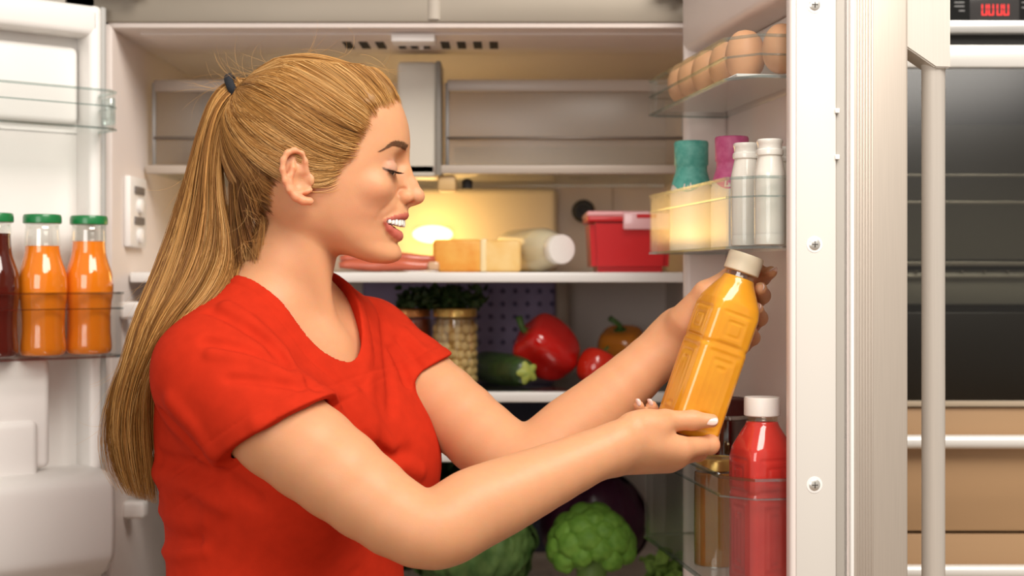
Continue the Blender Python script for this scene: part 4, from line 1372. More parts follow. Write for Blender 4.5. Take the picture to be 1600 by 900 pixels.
FAR = [(f_arm_f, [((SF + EFAR) / 2, .19), ((WF + EFAR) / 2, .175)], 0), (f_hand_f, [(A3(1120, 485, 1.61), .112)], .024)]
def f_body(P):
    k = np.interp(P[:, 0], [-.14, -.04], [.02, .003]).astype(np.float32)
    out = smin(gated(P, TRUNK), gated(P, NEAR), k)
    out = smin(out, gated(P, FAR), k)
    d = np.sqrt(((P - f32(A3(1105, 560, 1.56))) ** 2).sum(1))
    m = d < .2
    if m.any():
        out[m] = smax(out[m], -f_bottle_hole(P[m]), .0015)
    return out

person = empty('person', (-.27, 1.62, 0.0), 'person in red T-shirt with long blond ponytail holding up the orange juice bottle', 'person')
PV, PQ = surface_nets(f_body, (-.43, 1.34, 1.03), (.31, 1.83, 1.625), BODY_H)
PV = relax(PV, PQ, 1, .4)
body_me = np_mesh('body', PV, PQ)

# natural colouring: lips, nails, flush of cheeks / ears / knuckles
HH = to_head(PV.astype(np.float32))
HA = HH.copy(); HA[:, 2] = np.abs(HA[:, 2])
col = np.tile(np.array([.69, .340, .175], np.float32), (len(PV), 1))
def mixc(mask, c):
    global col
    col = col * (1 - mask[:, None]) + np.array(c, np.float32) * mask[:, None]
def soft(d, s): return np.clip(.5 - d / s, 0, 1).astype(np.float32)
inhead = (np.abs(HH[:, 0] - 500) < 180) & (HH[:, 1] < 420)
mixc(np.exp(-(sphere(HA, hp(575, 320, 60), 0) / 45) ** 2) * .45 * inhead, (.75, .34, .20))
mixc(np.exp(-(sphere(HA, (655, 308, 0), 0) / 18) ** 2) * .35 * inhead, (.75, .35, .22))
ear_m = soft(line_dist(HA, [ear_pt(x, y) for x, y in EAR_H]) - 10, 8) + soft(line_dist(HA, [ear_pt(x, y) for x, y in EAR_A]) - 8, 12)
ear_m = np.clip(ear_m, 0, 1)
mixc(ear_m * .55, (.76, .32, .18))
lu, ll_ = lip_u(HA), lip_l(HA)
lipm = np.maximum(soft(lu - .6, 1.6) * (HA[:, 1] > 333.0 + np.clip((635 - HA[:, 0]) * .34, 0, 11)), soft(ll_ - .6, 1.6) * (HA[:, 1] < 376.5 - np.clip((622 - HA[:, 0]) * .9, 0, 24)))
mixc(lipm * inhead * .95, (.56, .135, .105))
mixc(np.maximum(soft(lu - .5, 1.5), 0) * 0, (.5, .1, .1))
cavm = soft(chain(HA, [((630, 351, 0), 4.2), ((614, 350.5, 4), 7.2), ((602, 349.5, 24), 6.0), ((598, 347, 34), 2.6)], 3) - 1, 2) * inhead
mixc(cavm, (.10, .015, .015))
# lid tint (shaded make-up) and lash line
eb = sphere(HA, EYE, 18.6)
lidm = soft(np.abs(eb) - 1.5, 2) * (HA[:, 1] < UP_PLANE_PT[1] + .3 * (HA[:, 0] - UP_PLANE_PT[0]) + 1) * (HA[:, 1] > 250) * inhead
mixc(lidm * .45, (.56, .31, .25))
mixc(np.exp(-(sphere(HA, (EYE[0] + 4, EYE[1] - 16, EYE[2] + 4), 0) / 15) ** 2) * .35 * inhead, (.42, .20, .12))
lashm = soft(np.abs((HA[:, 1] - UP_PLANE_PT[1]) - .30 * (HA[:, 0] - UP_PLANE_PT[0])) - 2.0, 1.6) * soft(np.abs(eb) - 3, 2) * inhead * (HA[:, 2] > 12)
mixc(lashm * .95, (.03, .015, .012))
attr = body_me.color_attributes.new('tint', 'FLOAT_COLOR', 'POINT')
attr.data.foreach_set('color', np.concatenate([col, np.ones((len(col), 1), np.float32)], 1).astype(np.float32).ravel())

def skin_mat():
    m = mat('skin', (.8, .5, .35), rough=.46, spec=.42, sss=.45, sss_r=(.018, .006, .003), bump=.10, bscale=900)
    nt = m.node_tree
    a = nt.nodes.new('ShaderNodeVertexColor'); a.layer_name = 'tint'
    n = nt.nodes.new('ShaderNodeTexNoise'); n.inputs['Scale'].default_value = 60; n.inputs['Detail'].default_value = 4
    mx = nt.nodes.new('ShaderNodeMix'); mx.data_type = 'RGBA'; mx.blend_type = 'MULTIPLY'
    mx.inputs[0].default_value = .10
    nt.links.new(a.outputs['Color'], mx.inputs[6]); nt.links.new(n.outputs['Color'], mx.inputs[7])
    nt.links.new(mx.outputs[2], nt.nodes['Principled BSDF'].inputs['Base Color'])
    return m
body = link_mesh('body', body_me, skin_mat(), None)
body.parent = person
body.matrix_parent_inverse = Matrix.Translation((.27, -1.62, 0))
def wear(o):
    o.parent = person
    o.matrix_parent_inverse = Matrix.Translation((.27, -1.62, 0))
    return o
# ---- T-shirt
def px_on(field, pts, d0=1.2, d1=2.0):
    """points where the view rays through pixels first meet a field"""
    out = []
    for px, py in pts:
        ds = np.linspace(d0, d1, 800)
        P = np.stack([(px - 800) * ds / F, ds, ZC - (py - VH) * ds / F], 1).astype(np.float32)
        f = field(P)
        i = np.argmax(f < 0)
        if f[i] >= 0: i = int(np.argmin(f))
        out.append(P[i].astype(float))
    return out
UN = (EN - SN) / np.linalg.norm(EN - SN); UF = (EFAR - SF) / np.linalg.norm(EFAR - SF)
HEM_N = A3(425, 694, 1.455); HEM_F = np.array(at(678, 596, 1.675))
HEM_NN = np.array([.80, -.30, -.52]); HEM_NN /= np.linalg.norm(HEM_NN)
# hem normal near: its plane seen edge-on runs from (512,648) to (338,742)
a_, b_ = A3(512, 647, 1.435), A3(336, 743, 1.435)
v_ = b_ - a_; view_ = np.array(at(425, 695, 1.0)) - np.array([0, 0, ZC])
HEM_NN = np.cross(v_, view_); HEM_NN /= np.linalg.norm(HEM_NN)
if HEM_NN @ UN < 0: HEM_NN = -HEM_NN
HEM_NN = HEM_NN + .12 * view_ / np.linalg.norm(view_) * -1; HEM_NN /= np.linalg.norm(HEM_NN)
a2, b2 = A3(716, 572, 1.66), A3(640, 620, 1.66)
HEM_FN = np.cross(b2 - a2, np.array(at(678, 596, 1.0)) - np.array([0, 0, ZC])); HEM_FN /= np.linalg.norm(HEM_FN)
if HEM_FN @ UF < 0: HEM_FN = -HEM_FN
HEM_F = HEM_F - UF * .020
HEM_N = HEM_N - UN * .014

def f_shirt0(P):
    f = f_torso(P) - .004
    # loose cloth falling straight from the bust
    T = to_torso(P)
    nb_ = np.array(head_world(425, 482, -5))
    yo = cone(P, nb_ + np.array([-.012, -.02, -.016]), SN + np.array([.0, .008, .006]), .058, .055)
    yo = smin(yo, cone(P, nb_ + np.array([0.01, .03, -.018]), SF + np.array([0, 0, .002]), .055, .050), .03)
    f = smin(f, yo, .035)
    # near sleeve (a little wider towards the hem, hanging below the arm)
    s0 = SN + UN * .01; s1 = SN + UN * .22 + np.array([-.006, 0, -.009])
    sl = cone(P, s0, s1, .0605, .0705)
    pd = np.array([-.60, -.05, -.80])
    sl = smin(sl, cone(P, SN + UN * .03 + pd * .004, SN + UN * .22 + pd * .034, .052, .050), .02)
    sl = smax(sl, (P - f32(HEM_N)) @ f32(HEM_NN), .003)
    f = smin(f, sl, .030)
    sl2 = cone(P, SF, SF + UF * .2 + np.array([0, 0, -.001]), .0505, .0535)
    sl2 = smax(sl2, (P - f32(HEM_F)) @ f32(HEM_FN), .003)
    f = smin(f, sl2, .022)
    return f
_z0 = time_z = None
def ridge(P, f, pts, amp, sig):
    d = line_dist(P, pts)
    return f - amp * np.exp(-(d / sig) ** 2)
FOLDS = [  # pixel polylines on the cloth, height (m), half width (m)
    ([(330, 486), (372, 505), (420, 538), (452, 574)], -.0042, .0075),
    ([(352, 478), (398, 506), (440, 546), (470, 590)], .0040, .008),
    ([(440, 556), (468, 582), (492, 606)], -.0030, .0075),
    ([(540, 630), (568, 675), (596, 712)], -.0036, .0085),
    ([(556, 615), (585, 660), (612, 700)], .0030, .010),
    ([(325, 535), (380, 545), (440, 568)], -.0034, .007),
    ([(330, 552), (390, 562), (450, 588)], .0028, .008),
    ([(360, 592), (420, 597), (470, 606)], -.0026, .006),
    ([(255, 650), (285, 680), (312, 712), (334, 745)], -.0050, .009),
    ([(268, 628), (300, 665), (330, 705)], .0036, .011),
    ([(250, 715), (300, 728), (350, 745), (400, 780)], -.0032, .010),
    ([(245, 740), (300, 760), (350, 790)], .0030, .012),
    ([(250, 800), (280, 812), (320, 815)], .0016, .010),
    ([(250, 830), (275, 842), (310, 845)], -.0022, .008),
    ([(250, 862), (280, 868), (320, 860)], .0018, .009),
    ([(585, 470), (600, 520), (606, 570), (612, 640)], -.0028, .008),
    ([(560, 480), (572, 540), (575, 620), (585, 720)], .0026, .012),
    ([(630, 515), (655, 540), (675, 558)], .0014, .006),
    ([(622, 530), (640, 552), (655, 572)], -.0014, .006),
    ([(636, 600), (625, 570), (612, 545)], -.0035, .007),
    ([(600, 740), (630, 730), (655, 738)], .0030, .010),
    ([(560, 700), (600, 712), (640, 705)], -.0020, .010),
    ([(470, 640), (440, 655), (400, 662)], .0018, .010),
]
FOLD3 = [(px_on(f_shirt0, p), a, s) for p, a, s in FOLDS]
NH_F, NH_L, NH_C = .084, .070, .010     # neck opening: half-length, half-width, centre (torso frame)
def neck_e(T):
    return np.sqrt(((T[:, 0] - NH_C) / NH_F) ** 2 + ((T[:, 1] + .010) / NH_L) ** 2)
def f_shirt(P):
    f = f_shirt0(P)
    near = np.abs(f) < .03
    if near.any():
        Q = P[near]; g = f[near]
        for pts, a, s in FOLD3:
            c = np.mean(pts, 0); r = max(np.linalg.norm(np.array(p) - c) for p in pts) + 3 * s
            m = ((Q - f32(c)) ** 2).sum(1) < r * r
            if m.any(): g[m] = ridge(Q[m], g[m], pts, a * 2.1, s * .85)
        g = g - .0012 * vnoise(Q, 55, 3) - .0010 * vnoise(Q, 110, 5)
        # neckband and hem stitching
        T = to_torso(Q)
        e = (neck_e(T) - 1) * .078
        g = g - .0012 * soft(np.abs(e - .007) - .006, .003) + .0012 * np.exp(-((e - .0145) / .0016) ** 2)
        hn = (Q - f32(HEM_N)) @ f32(HEM_NN)
        g = g + .0010 * np.exp(-((hn + .017) / .0014) ** 2) - .0006 * soft(np.abs(hn + .008) - .008, .003)
        hf = (Q - f32(HEM_F)) @ f32(HEM_FN)
        g = g + .0010 * np.exp(-((hf + .017) / .0014) ** 2)
        f[near] = g
    T = to_torso(P)
    # sleeve ends, hollowed round the arm
    hn = (P - f32(HEM_N)) @ f32(HEM_NN)
    hf = (P - f32(HEM_F)) @ f32(HEM_FN)
    can = np.maximum(f_arm_n(P) - .0022, np.maximum(-(hn + .007), hn - .006))
    f = smax(f, -can, .002)
    caf = np.maximum(f_arm_f(P) - .0018, np.maximum(-(hf + .007), hf - .006))
    f = smax(f, -caf, .002)
    # neck opening
    hole = np.maximum((neck_e(T) - 1) * .078, 1.215 - P[:, 2])
    f = smax(f, -hole, .0025)
    f = np.maximum(f, .86 - P[:, 2])
    return f
SV, SQ = surface_nets(f_shirt, (-.47, 1.36, .85), (.0, 1.86, 1.40), BODY_H * 1.3, fac=1.8)
SV = relax(SV, SQ, 1, .4)
shirt_m = mat('red_cotton', (.50, .026, .008), rough=.9, spec=.10, sheen=.0, var=.05, vscale=60, bump=.12, bscale=1400)
shirt = wear(link_mesh('t_shirt', np_mesh('t_shirt', SV, SQ), shirt_m))
shirt['label'] = 'plain red short-sleeved cotton T-shirt'

# trousers and shoes below the frame
def f_pants(P):
    T = to_torso(P); z = P[:, 2]
    f = ell(T, (-.01, 0, .90), (.125, .165, .16))
    A = T.copy(); A[:, 1] = np.abs(A[:, 1])
    f = smin(f, chain(A, [((0, .085, .82), .088), ((.0, .09, .46), .062), ((-.015, .095, .07), .052)], .03), .05)
    return np.maximum(np.maximum(f, z - .955), .045 - z)
TV, TQ = surface_nets(f_pants, (-.50, 1.36, .03), (.02, 1.88, .97), .012)
wear(link_mesh('trousers', np_mesh('trousers', TV, TQ), mat('blue_denim', (.05, .08, .16), rough=.85, var=.2, vscale=90)))
for s in (-1, 1):
    c = torso_world(.05, s * .095, 0)
    bm = bmesh.new(); bmesh.ops.create_uvsphere(bm, u_segments=20, v_segments=12, radius=1)
    for v in bm.verts:
        q = v.co.copy(); z = max(q.z, -.55)
        fx = q.x * .125; fy = q.y * .046; zz = (z + .55) * (.050 if q.x < .1 else .036)
        p = TO + EF * (.05 + fx) + EL * (s * .095 + fy)
        v.co = (p[0], p[1], zz)
    wear(bm_obj('shoe', bm, mat('white_canvas', (.75, .74, .72), rough=.8)))

# ---- eyes, teeth, lashes, brows, nails
for s in (1, -1):
    bm = bmesh.new(); bmesh.ops.create_uvsphere(bm, u_segments=32, v_segments=24, radius=EYE_R / HS)
    o = bm_obj('eye', bm, None)
    me = o.data
    look = Vector((.74, -.30 * s, -.48)).normalized()
    ca = me.color_attributes.new('tint', 'FLOAT_COLOR', 'POINT')
    for i, v in enumerate(me.vertices):
        c = v.co.normalized().dot(look)
        ca.data[i].color = (.012, .010, .010, 1) if c > .955 else (.06, .042, .028, 1) if c > .80 else (.66, .56, .52, 1)
    em = mat('eyeball', (.8, .75, .7), rough=.12, coat=1.0)
    if not em.node_tree.nodes.get('Color Attribute'):
        a = em.node_tree.nodes.new('ShaderNodeVertexColor'); a.layer_name = 'tint'
        em.node_tree.links.new(a.outputs['Color'], em.node_tree.nodes['Principled BSDF'].inputs['Base Color'])
    me.materials.append(em)
    o.location = head_world(EYE[0], EYE[1], EYE[2] * s)
    wear(o)

bm = bmesh.new()
ws = [4.2, 12.2, 19.5, 26.5, 32.5, 37.5]
for s in (1, -1):
    for i, w in enumerate(ws):
        uu = 630.5 - .0135 * w * w
        slope = -.027 * w
        h = (12.5, 10.5, 11.0, 9.5, 8.0, 6.5)[i]
        hw = (4.15, 3.5, 3.7, 3.3, 3.0, 2.6)[i]
        b2_ = bmesh.new(); bmesh.ops.create_cube(b2_, size=2)
        bmesh.ops.subdivide_edges(b2_, edges=b2_.edges[:], cuts=3, use_grid_fill=True)
        top = 342.5 + .05 * w
        t_ = Vector((slope, 0, 1)).normalized(); n_ = Vector((1, 0, -slope)).normalized()
        for v in b2_.verts:
            q = v.co
            l4 = (abs(q.x) ** 4 + abs(q.y) ** 4 + abs(q.z) ** 4) ** .25
            q = q / max(l4, 1e-6)
            taper = 1 - .10 * (1 - q.z) * .5 if True else 1
            pu = uu + n_.x * q.y * 3.0 + t_.x * q.x * hw
            pw = w + n_.z * q.y * 3.0 + t_.z * q.x * hw
            pv = top + h * .5 - q.z * h * .5
            v.co = head_world(pu, pv, pw * s)
        me_ = bpy.data.meshes.new('t'); b2_.to_mesh(me_); b2_.free(); bm.from_mesh(me_); bpy.data.meshes.remove(me_)
wear(bm_obj('teeth', bm, mat('enamel', (.90, .87, .82), rough=.2, coat=.5, sss=.2)))

def strands_mesh(name, lines, radii, m, sides=3):
    """lines: [S, n, 3] array; radii: [S, n]"""
    L = np.asarray(lines, float); S, n, _ = L.shape
    R = np.broadcast_to(np.asarray(radii, float), (S, n))
    T = np.gradient(L, axis=1); T /= np.linalg.norm(T, axis=2, keepdims=True) + 1e-12
    ref = np.broadcast_to(np.array([.31, -.9, .2]), T.shape)
    N1 = np.cross(T, ref); N1 /= np.linalg.norm(N1, axis=2, keepdims=True) + 1e-9
    N2 = np.cross(T, N1)
    V = np.zeros((S, n, sides, 3))
    for k in range(sides):
        a = 2 * math.pi * k / sides
        V[:, :, k] = L + R[:, :, None] * (math.cos(a) * N1 + math.sin(a) * N2)
    idx = np.arange(S * n * sides).reshape(S, n, sides)
    q = []
    for k in range(sides):
        j = (k + 1) % sides
        q.append(np.stack([idx[:, :-1, k], idx[:, :-1, j], idx[:, 1:, j], idx[:, 1:, k]], -1).reshape(-1, 4))
    return np_mesh(name, V.reshape(-1, 3), np.concatenate(q))

BVH = BVHTree.FromPolygons([tuple(v) for v in PV], [tuple(q) for q in PQ])
def cast(px, py):
    o = Vector((0, 0, ZC)); d = (at(px, py, 1.0) - o).normalized()
    h = BVH.ray_cast(o, d)
    return (h[0], h[1]) if h[0] is not None else (None, None)
def poly_at(pts, t):
    p = np.array(pts, float); s = np.linspace(0, 1, len(p))
    return np.array([np.interp(t, s, p[:, k]) for k in range(p.shape[1])])
# brows: short hairs laid along the arch
brow_lines, brow_r = [], []
LOWB = [(593, 238), (604, 232.5), (615, 228), (624, 230.5), (633, 236)]
UPB = [(593, 236.5), (604, 229.5), (614, 222.5), (626, 222), (637.5, 228)]
r_ = random.Random(4)
for i in range(620):
    t = r_.random() ** .8; a = r_.random()
    p = poly_at(LOWB, t) * (1 - a) + poly_at(UPB, t) * a
    if r_.random() > .35 + .8 * t: continue
    d = poly_at(UPB, max(0, t - .12)) - poly_at(LOWB, min(1, t + .05))
    d = d / (np.linalg.norm(d) + 1e-6)
    ln = r_.uniform(3, 5.5)
    hs = [cast(*(p + d * ln * k / 3)) for k in range(4)]
    if any(h[0] is None for h in hs): continue
    for s in (1, -1):
        pts = []
        for k, (h, n) in enumerate(hs):
            q = h + n * (.0003 + .0002 * k)
            if s < 0: q = Vector((q.x, 2 * DH - q.y, q.z))
            pts.append(tuple(q))
        if max(abs(pts[k + 1][1] - pts[k][1]) for k in range(3)) < .01:
            brow_lines.append(pts); brow_r.append([.00022, .00022, .00016, .00005])
wear(link_mesh('eyebrow', strands_mesh('eyebrow', brow_lines, brow_r, None), mat('brow_hair', (.22, .11, .055), rough=.6)))
# lashes
ll_lines, ll_r = [], []
for s in (1, -1):
    for i in range(70):
        t = i / 69
        e = np.array(EYE)
        ang = math.radians(88 - 100 * t + r_.uniform(-3, 3))      # from the outer corner round to the front
        ang = math.radians(70 - 95 * t)
        base = np.array([e[0] + 18.6 * math.cos(ang) * .96, 0, e[2] + 18.6 * math.sin(ang) * .96])
        base[1] = UP_PLANE_PT[1] + .30 * (base[0] - UP_PLANE_PT[0]) - .6
        out = np.array([math.cos(ang), .22, math.sin(ang)])
        ln = (7 + 5 * math.sin(math.pi * min(1, t + .1))) * r_.uniform(.8, 1.1)
        pts = []
        for k in range(5):
            q = base + out * ln * k / 4 + np.array([.12 * ln * k / 4, (.8 * (k / 4) - 1.5 * (k / 4) ** 2) * 2.2, 0])
            pts.append(tuple(head_world(q[0], q[1], q[2] * s)))
        ll_lines.append(pts); ll_r.append([.00034, .0003, .00024, .00016, .00005])
wear(link_mesh('eyelashes', strands_mesh('eyelashes', ll_lines, ll_r, None), mat('lash', (.012, .009, .008), rough=.5)))
# nails
nail_m = mat('nail', (.86, .60, .52), rough=.12, coat=1.0)
def nail(px, py, d, ax_px, L, Wd, nrm, th=.0011):
    """flattened shell at a fingertip: centre pixel/depth, direction towards the tip (px), size, outward normal"""
    c = Vector(at(px, py, d)); 
    X = (Vector(at(px + ax_px[0], py + ax_px[1], d + ax_px[2] / HS)) - c).normalized()
    Z = Vector(nrm).normalized(); Z = (Z - X * Z.dot(X)).normalized(); Y = Z.cross(X)
    bm = bmesh.new(); bmesh.ops.create_uvsphere(bm, u_segments=18, v_segments=10, radius=1)
    for v in bm.verts:
        q = v.co
        sx = math.copysign(abs(q.x) ** .7, q.x); sy = math.copysign(abs(q.y) ** .8, q.y)
        drop = -.45 * (sy * Wd) ** 2 / Wd
        v.co = c + X * (sx * L) + Y * (sy * Wd) + Z * (q.z * th + drop)
    wear(bm_obj('nail', bm, nail_m))
nail(1111, 655.5, 1.5155, (30, 3, 0), .0078, .0058, (.05, -.80, .60))
nail(996.5, 629, 1.5690, (-5, -16, 0), .0045, .0035, (-.75, -.55, .3))
nail(1015, 629, 1.5790, (-8, -16, 0), .0045, .0038, (-.75, -.4, .3))
nail(1208, 421, 1.592, (16, -10, -6), .0048, .0042, (.4, .2, .9))
nail(1194, 449, 1.566, (-3, -12, -30), .0050, .0044, (.95, -.3, .15))
nail(1189, 480, 1.567, (-4, -13, -30), .0050, .0042, (.95, -.3, .1))
nail(1178, 513, 1.569, (-4, -12, -30), .0044, .0036, (.95, -.3, .1))
# ---- hair
def world_to_px(P):
    P = np.asarray(P, float)
    return np.stack([800 + P[:, 0] * F / P[:, 1], VH + (ZC - P[:, 2]) * F / P[:, 1]], 1)
def h2w(H):
    H = np.asarray(H, float)
    return np.stack([(H[..., 0] - 800) / HS, DH - H[..., 2] / HS, ZC - (H[..., 1] - VH) / HS], -1)
HAIRLINE = [(652, 100), (640, 150), (627, 157), (612, 160), (597, 166), (583, 177), (572, 193), (564, 212), (557, 228), (545, 243), (534, 254), (526, 268), (521, 282), (514, 276), (505, 256), (496, 240),
            (480, 231), (462, 228), (446, 233), (435, 250), (428, 280), (421, 320), (410, 365), (396, 408), (380, 440)]
HAIRPOLY = np.array(HAIRLINE + [(330, 440), (300, 300), (310, 60), (660, 60)], float)
def poly_sd(p, poly):
    """signed distance to a polygon, negative inside"""
    d = np.full(len(p), 1e9); ins = np.zeros(len(p), bool)
    n = len(poly)
    for i in range(n):
        a, b = poly[i], poly[(i + 1) % n]
        ba = b - a; pa = p - a
        h = np.clip((pa @ ba) / (ba @ ba), 0, 1)
        d = np.minimum(d, np.linalg.norm(pa - h[:, None] * ba, axis=1))
        c = ((a[1] > p[:, 1]) != (b[1] > p[:, 1]))
        x = a[0] + (p[:, 1] - a[1]) * (b[0] - a[0]) / (b[1] - a[1] + 1e-12)
        ins ^= c & (p[:, 0] < x)
    return np.where(ins, -d, d)
# cap under the strands: scalp pushed out, thinning to nothing at the hairline
mir = PV.copy(); farside = mir[:, 1] > DH; mir[farside, 1] = 2 * DH - mir[farside, 1]
sdv = poly_sd(world_to_px(mir), HAIRPOLY)
inh = (HH[:, 1] < 430) & (np.abs(HH[:, 0] - 500) < 190) & (sdv < -5 - 3 * vnoise(PV.astype(np.float32), 900, 4))
inh &= f_skull(HH) < 3.0
vn = np.zeros(len(PV) * 3, np.float32); body_me.vertices.foreach_get('normal', vn) if False else body_me.vertex_normals.foreach_get('vector', vn)
vn = vn.reshape(-1, 3)
fm = inh[PQ].all(1)
ids = np.unique(PQ[fm]); remap = np.full(len(PV), -1); remap[ids] = np.arange(len(ids))
offp = np.clip((-sdv[ids] - 5) / 16, 0, 1)
capV = PV[ids] + vn[ids] * ((.3 + 5.0 * offp * (2 - offp)) / HS)[:, None]
cap_me = np_mesh('hair_cap', capV, remap[PQ[fm]])

def hair_mat():
    m = mat('blond_hair', (.6, .36, .15), rough=.42, spec=.32)
    nt = m.node_tree
    a = nt.nodes.new('ShaderNodeVertexColor'); a.layer_name = 'tint'
    nt.links.new(a.outputs['Color'], nt.nodes['Principled BSDF'].inputs['Base Color'])
    return m
hm = hair_mat()
def tint(me, cols):
    at_ = me.color_attributes.new('tint', 'FLOAT_COLOR', 'POINT')
    c = np.concatenate([cols, np.ones((len(cols), 1))], 1).astype(np.float32)
    at_.data.foreach_set('color', c.ravel())
tint(cap_me, np.tile(np.array([.30, .155, .055]), (len(capV), 1)))
cap = wear(link_mesh('hair_cap', cap_me, hm))

TIE = np.array([377., 137., 0.])
CEN = np.array([470., 232., 0.])
def root_at(px, py, jit=0):
    h, n = cast(px, py)
    if h is None: return None
    q = to_head(np.array([tuple(h)], np.float32))[0]
    return q if 0 < q[2] < 125 else None
HL = np.array(HAIRLINE[1:], float)
seg = np.r_[0, np.cumsum(np.linalg.norm(np.diff(HL, axis=0), axis=1))]
HR = np.random.default_rng(5)
groups = []      # (root clumps)
clumps = []
for i in range(330):
    s = (i + HR.uniform(0, 1)) / 330 * seg[-1]
    p = np.array([np.interp(s, seg, HL[:, k]) for k in (0, 1)])
    depth_in = (0 if i % 2 else HR.uniform(0, 70))
    if depth_in:
        p = p + (np.array([430, 170]) - p) / np.linalg.norm(np.array([430, 170]) - p) * depth_in
    else:
        p = p + HR.normal(0, 3.5, 2)
    r = root_at(*p)
    if r is not None: clumps.append((r, s / seg[-1], depth_in))
# crown row along the midline
for i in range(70):
    u = HR.uniform(440, 624); 
    r = np.array([u, 0, HR.uniform(0, 45)])
    r[1] = 208 - 112 * math.sqrt(max(0, 1 - ((u - 478) / 122) ** 2 - (r[2] / 101) ** 2)) if abs(u - 478) < 118 else 130
    if u > 585: r[1] = np.interp(u, [585, 605, 624], [112, 130, 156]); r[2] *= .6
    clumps.append((r, .0, 40))
NP = 22
tt = np.linspace(0, 1, NP)
lines, rad, cols = [], [], []
c0 = np.array([[.17, .065, .014], [.40, .180, .044], [.61, .315, .092], [.82, .51, .21]])
for r, s, din in clumps:
    for sgn in (1, -1):
        nstr = 13 if sgn > 0 else 5
        lift = HR.uniform(0, 3.5)
        tz = TIE + np.array([HR.normal(0, 2), HR.normal(0, 5), sgn * abs(HR.normal(5, 5))])
        tone = HR.uniform(0, 2.2) + (.75 if s < .4 else .1 if s < .6 else -.2)
        for k in range(nstr):
            rr = r + np.array([HR.normal(0, 3.2), HR.normal(0, 3.2), HR.normal(0, 2.0)])
            rr[2] = rr[2] * sgn
            e = tz + HR.normal(0, 1.6, 3)
            p = rr[None] * (1 - tt[:, None]) + e[None] * tt[:, None]
            sag = ((14 + 24 * min(1, s / .35)) if s < .62 else -6 if s > .8 else 5) * np.sin(np.pi * tt) * np.clip((rr[1] - 130) / 70, 0, 1)
            p[:, 1] += sag
            nz = HR.normal(0, .7)
            lines.append(p); rad.append(HR.uniform(.00020, .00036) * np.interp(tt, [0, .08, .9, 1], [.35, 1, 1, .9]))
            cols.append((tone + HR.normal(0, .45), lift + HR.uniform(-.6, 1.8), sgn, din))
# loose hair between nape and tail, drawn up to the tie
nape = []
for c in range(95):
    t = HR.random()
    root = np.array([np.interp(t, [0, .4, 1], [428, 412, 374]), np.interp(t, [0, .4, 1], [275, 350, 442]), np.interp(t, [0, .5, 1], [92, 74, 48]) * HR.uniform(.55, 1.04)])
    e0 = TIE + np.array([HR.normal(2, 3), HR.normal(8, 4), HR.normal(6, 7)])
    bow = HR.uniform(.4, 1.0)
    tone = HR.uniform(-.2, 1.5)
    for k in range(9):
        r2 = root + HR.normal(0, 3.5, 3); e2_ = e0 + HR.normal(0, 2, 3)
        s_ = tt[:, None]
        mid = np.array([np.interp(t, [0, 1], [372, 352]), (r2[1] + e2_[1]) / 2 + 12, r2[2] * .75 + 8]) * bow + (r2 + e2_) / 2 * (1 - bow)
        p = (1 - s_) ** 2 * r2 + 2 * s_ * (1 - s_) * mid + s_ ** 2 * e2_
        nape.append((p, HR.uniform(.0002, .00036) * np.interp(tt, [0, .1, 1], [.4, 1, 1]), tone + HR.normal(0, .4)))
L = np.array(lines, np.float32)
meta = np.array(cols)
off = (np.interp(tt, [0, .12, .5, 1], [.8, 3.2, 6.0, 8.0])[None] + meta[:, 1:2] * np.interp(tt, [0, .2, 1], [.2, 1, 1])[None]).astype(np.float32)
Pf = L.reshape(-1, 3).copy(); of = off.ravel()
dirs = Pf - f32(CEN); ln = np.linalg.norm(dirs, axis=1, keepdims=True); dirs /= ln
q = f32(CEN) + dirs * np.maximum(ln, 60)
for _ in range(7):
    q = q - (f_skull(q) - of)[:, None] * dirs * .8
q = q.reshape(L.shape)
bl = np.interp(tt, [0, .82, 1], [0, 0, 1])[None, :, None]
L2 = q * (1 - bl) + L * bl
# fine wave
L2[:, :, 1] += .5 * np.sin(tt[None] * 9 + HR.uniform(0, 6, len(L2))[:, None]) * np.sin(np.pi * tt)[None]
def hair_cols(tone):
    t = np.clip(tone, 0, 2.999); i = t.astype(int); f = (t - i)[:, None]
    return c0[i] * (1 - f) + c0[i + 1] * f
L2 = np.concatenate([L2, np.array([n[0] for n in nape])])
rad = np.concatenate([np.array(rad), np.array([n[1] for n in nape])])
tn = np.r_[meta[:, 0], [n[2] for n in nape]]
head_me = strands_mesh('head_hair', h2w(L2), rad, None)
tint(head_me, np.repeat(hair_cols(tn), NP * 3, axis=0))
o = wear(link_mesh('head_hair', head_me, hm)); o['kind'] = 'stuff'; o['label'] = 'blond hair combed back tight over the head'

# ponytail: left and right edge of the tail in the photograph, swept with real thickness and depth
EL_ = smooth_prof([(378, 128), (352, 133), (330, 158), (312, 205), (298, 255), (283, 310), (262, 378), (238, 440), (214, 498), (196, 560), (178, 622), (172, 680), (182, 735), (200, 775)], 6)
ER_ = smooth_prof([(381, 150), (366, 176), (352, 215), (347, 262), (352, 318), (366, 372), (368, 418), (345, 462), (300, 505), (262, 545), (240, 600), (236, 660), (240, 730), (243, 788)], 6)
DT = smooth_prof([(0, 1.598), (1, 1.592), (2, 1.588), (3, 1.585), (4, 1.58), (5, 1.575), (6, 1.562), (7, 1.535), (8, 1.515), (9, 1.515), (10, 1.535), (11, 1.555), (12, 1.57), (13, 1.575)], 6)[:, 1]
TH = smooth_prof([(0, 12), (1, 20), (2, 24), (3, 28), (4, 30), (5, 32), (6, 32), (7, 28), (8, 22), (9, 20), (10, 22), (11, 24), (12, 20), (13, 10)], 6)[:, 1]
NT = 34
sT = np.linspace(0, 1, len(EL_))
lines, rad, tones = [], [], []
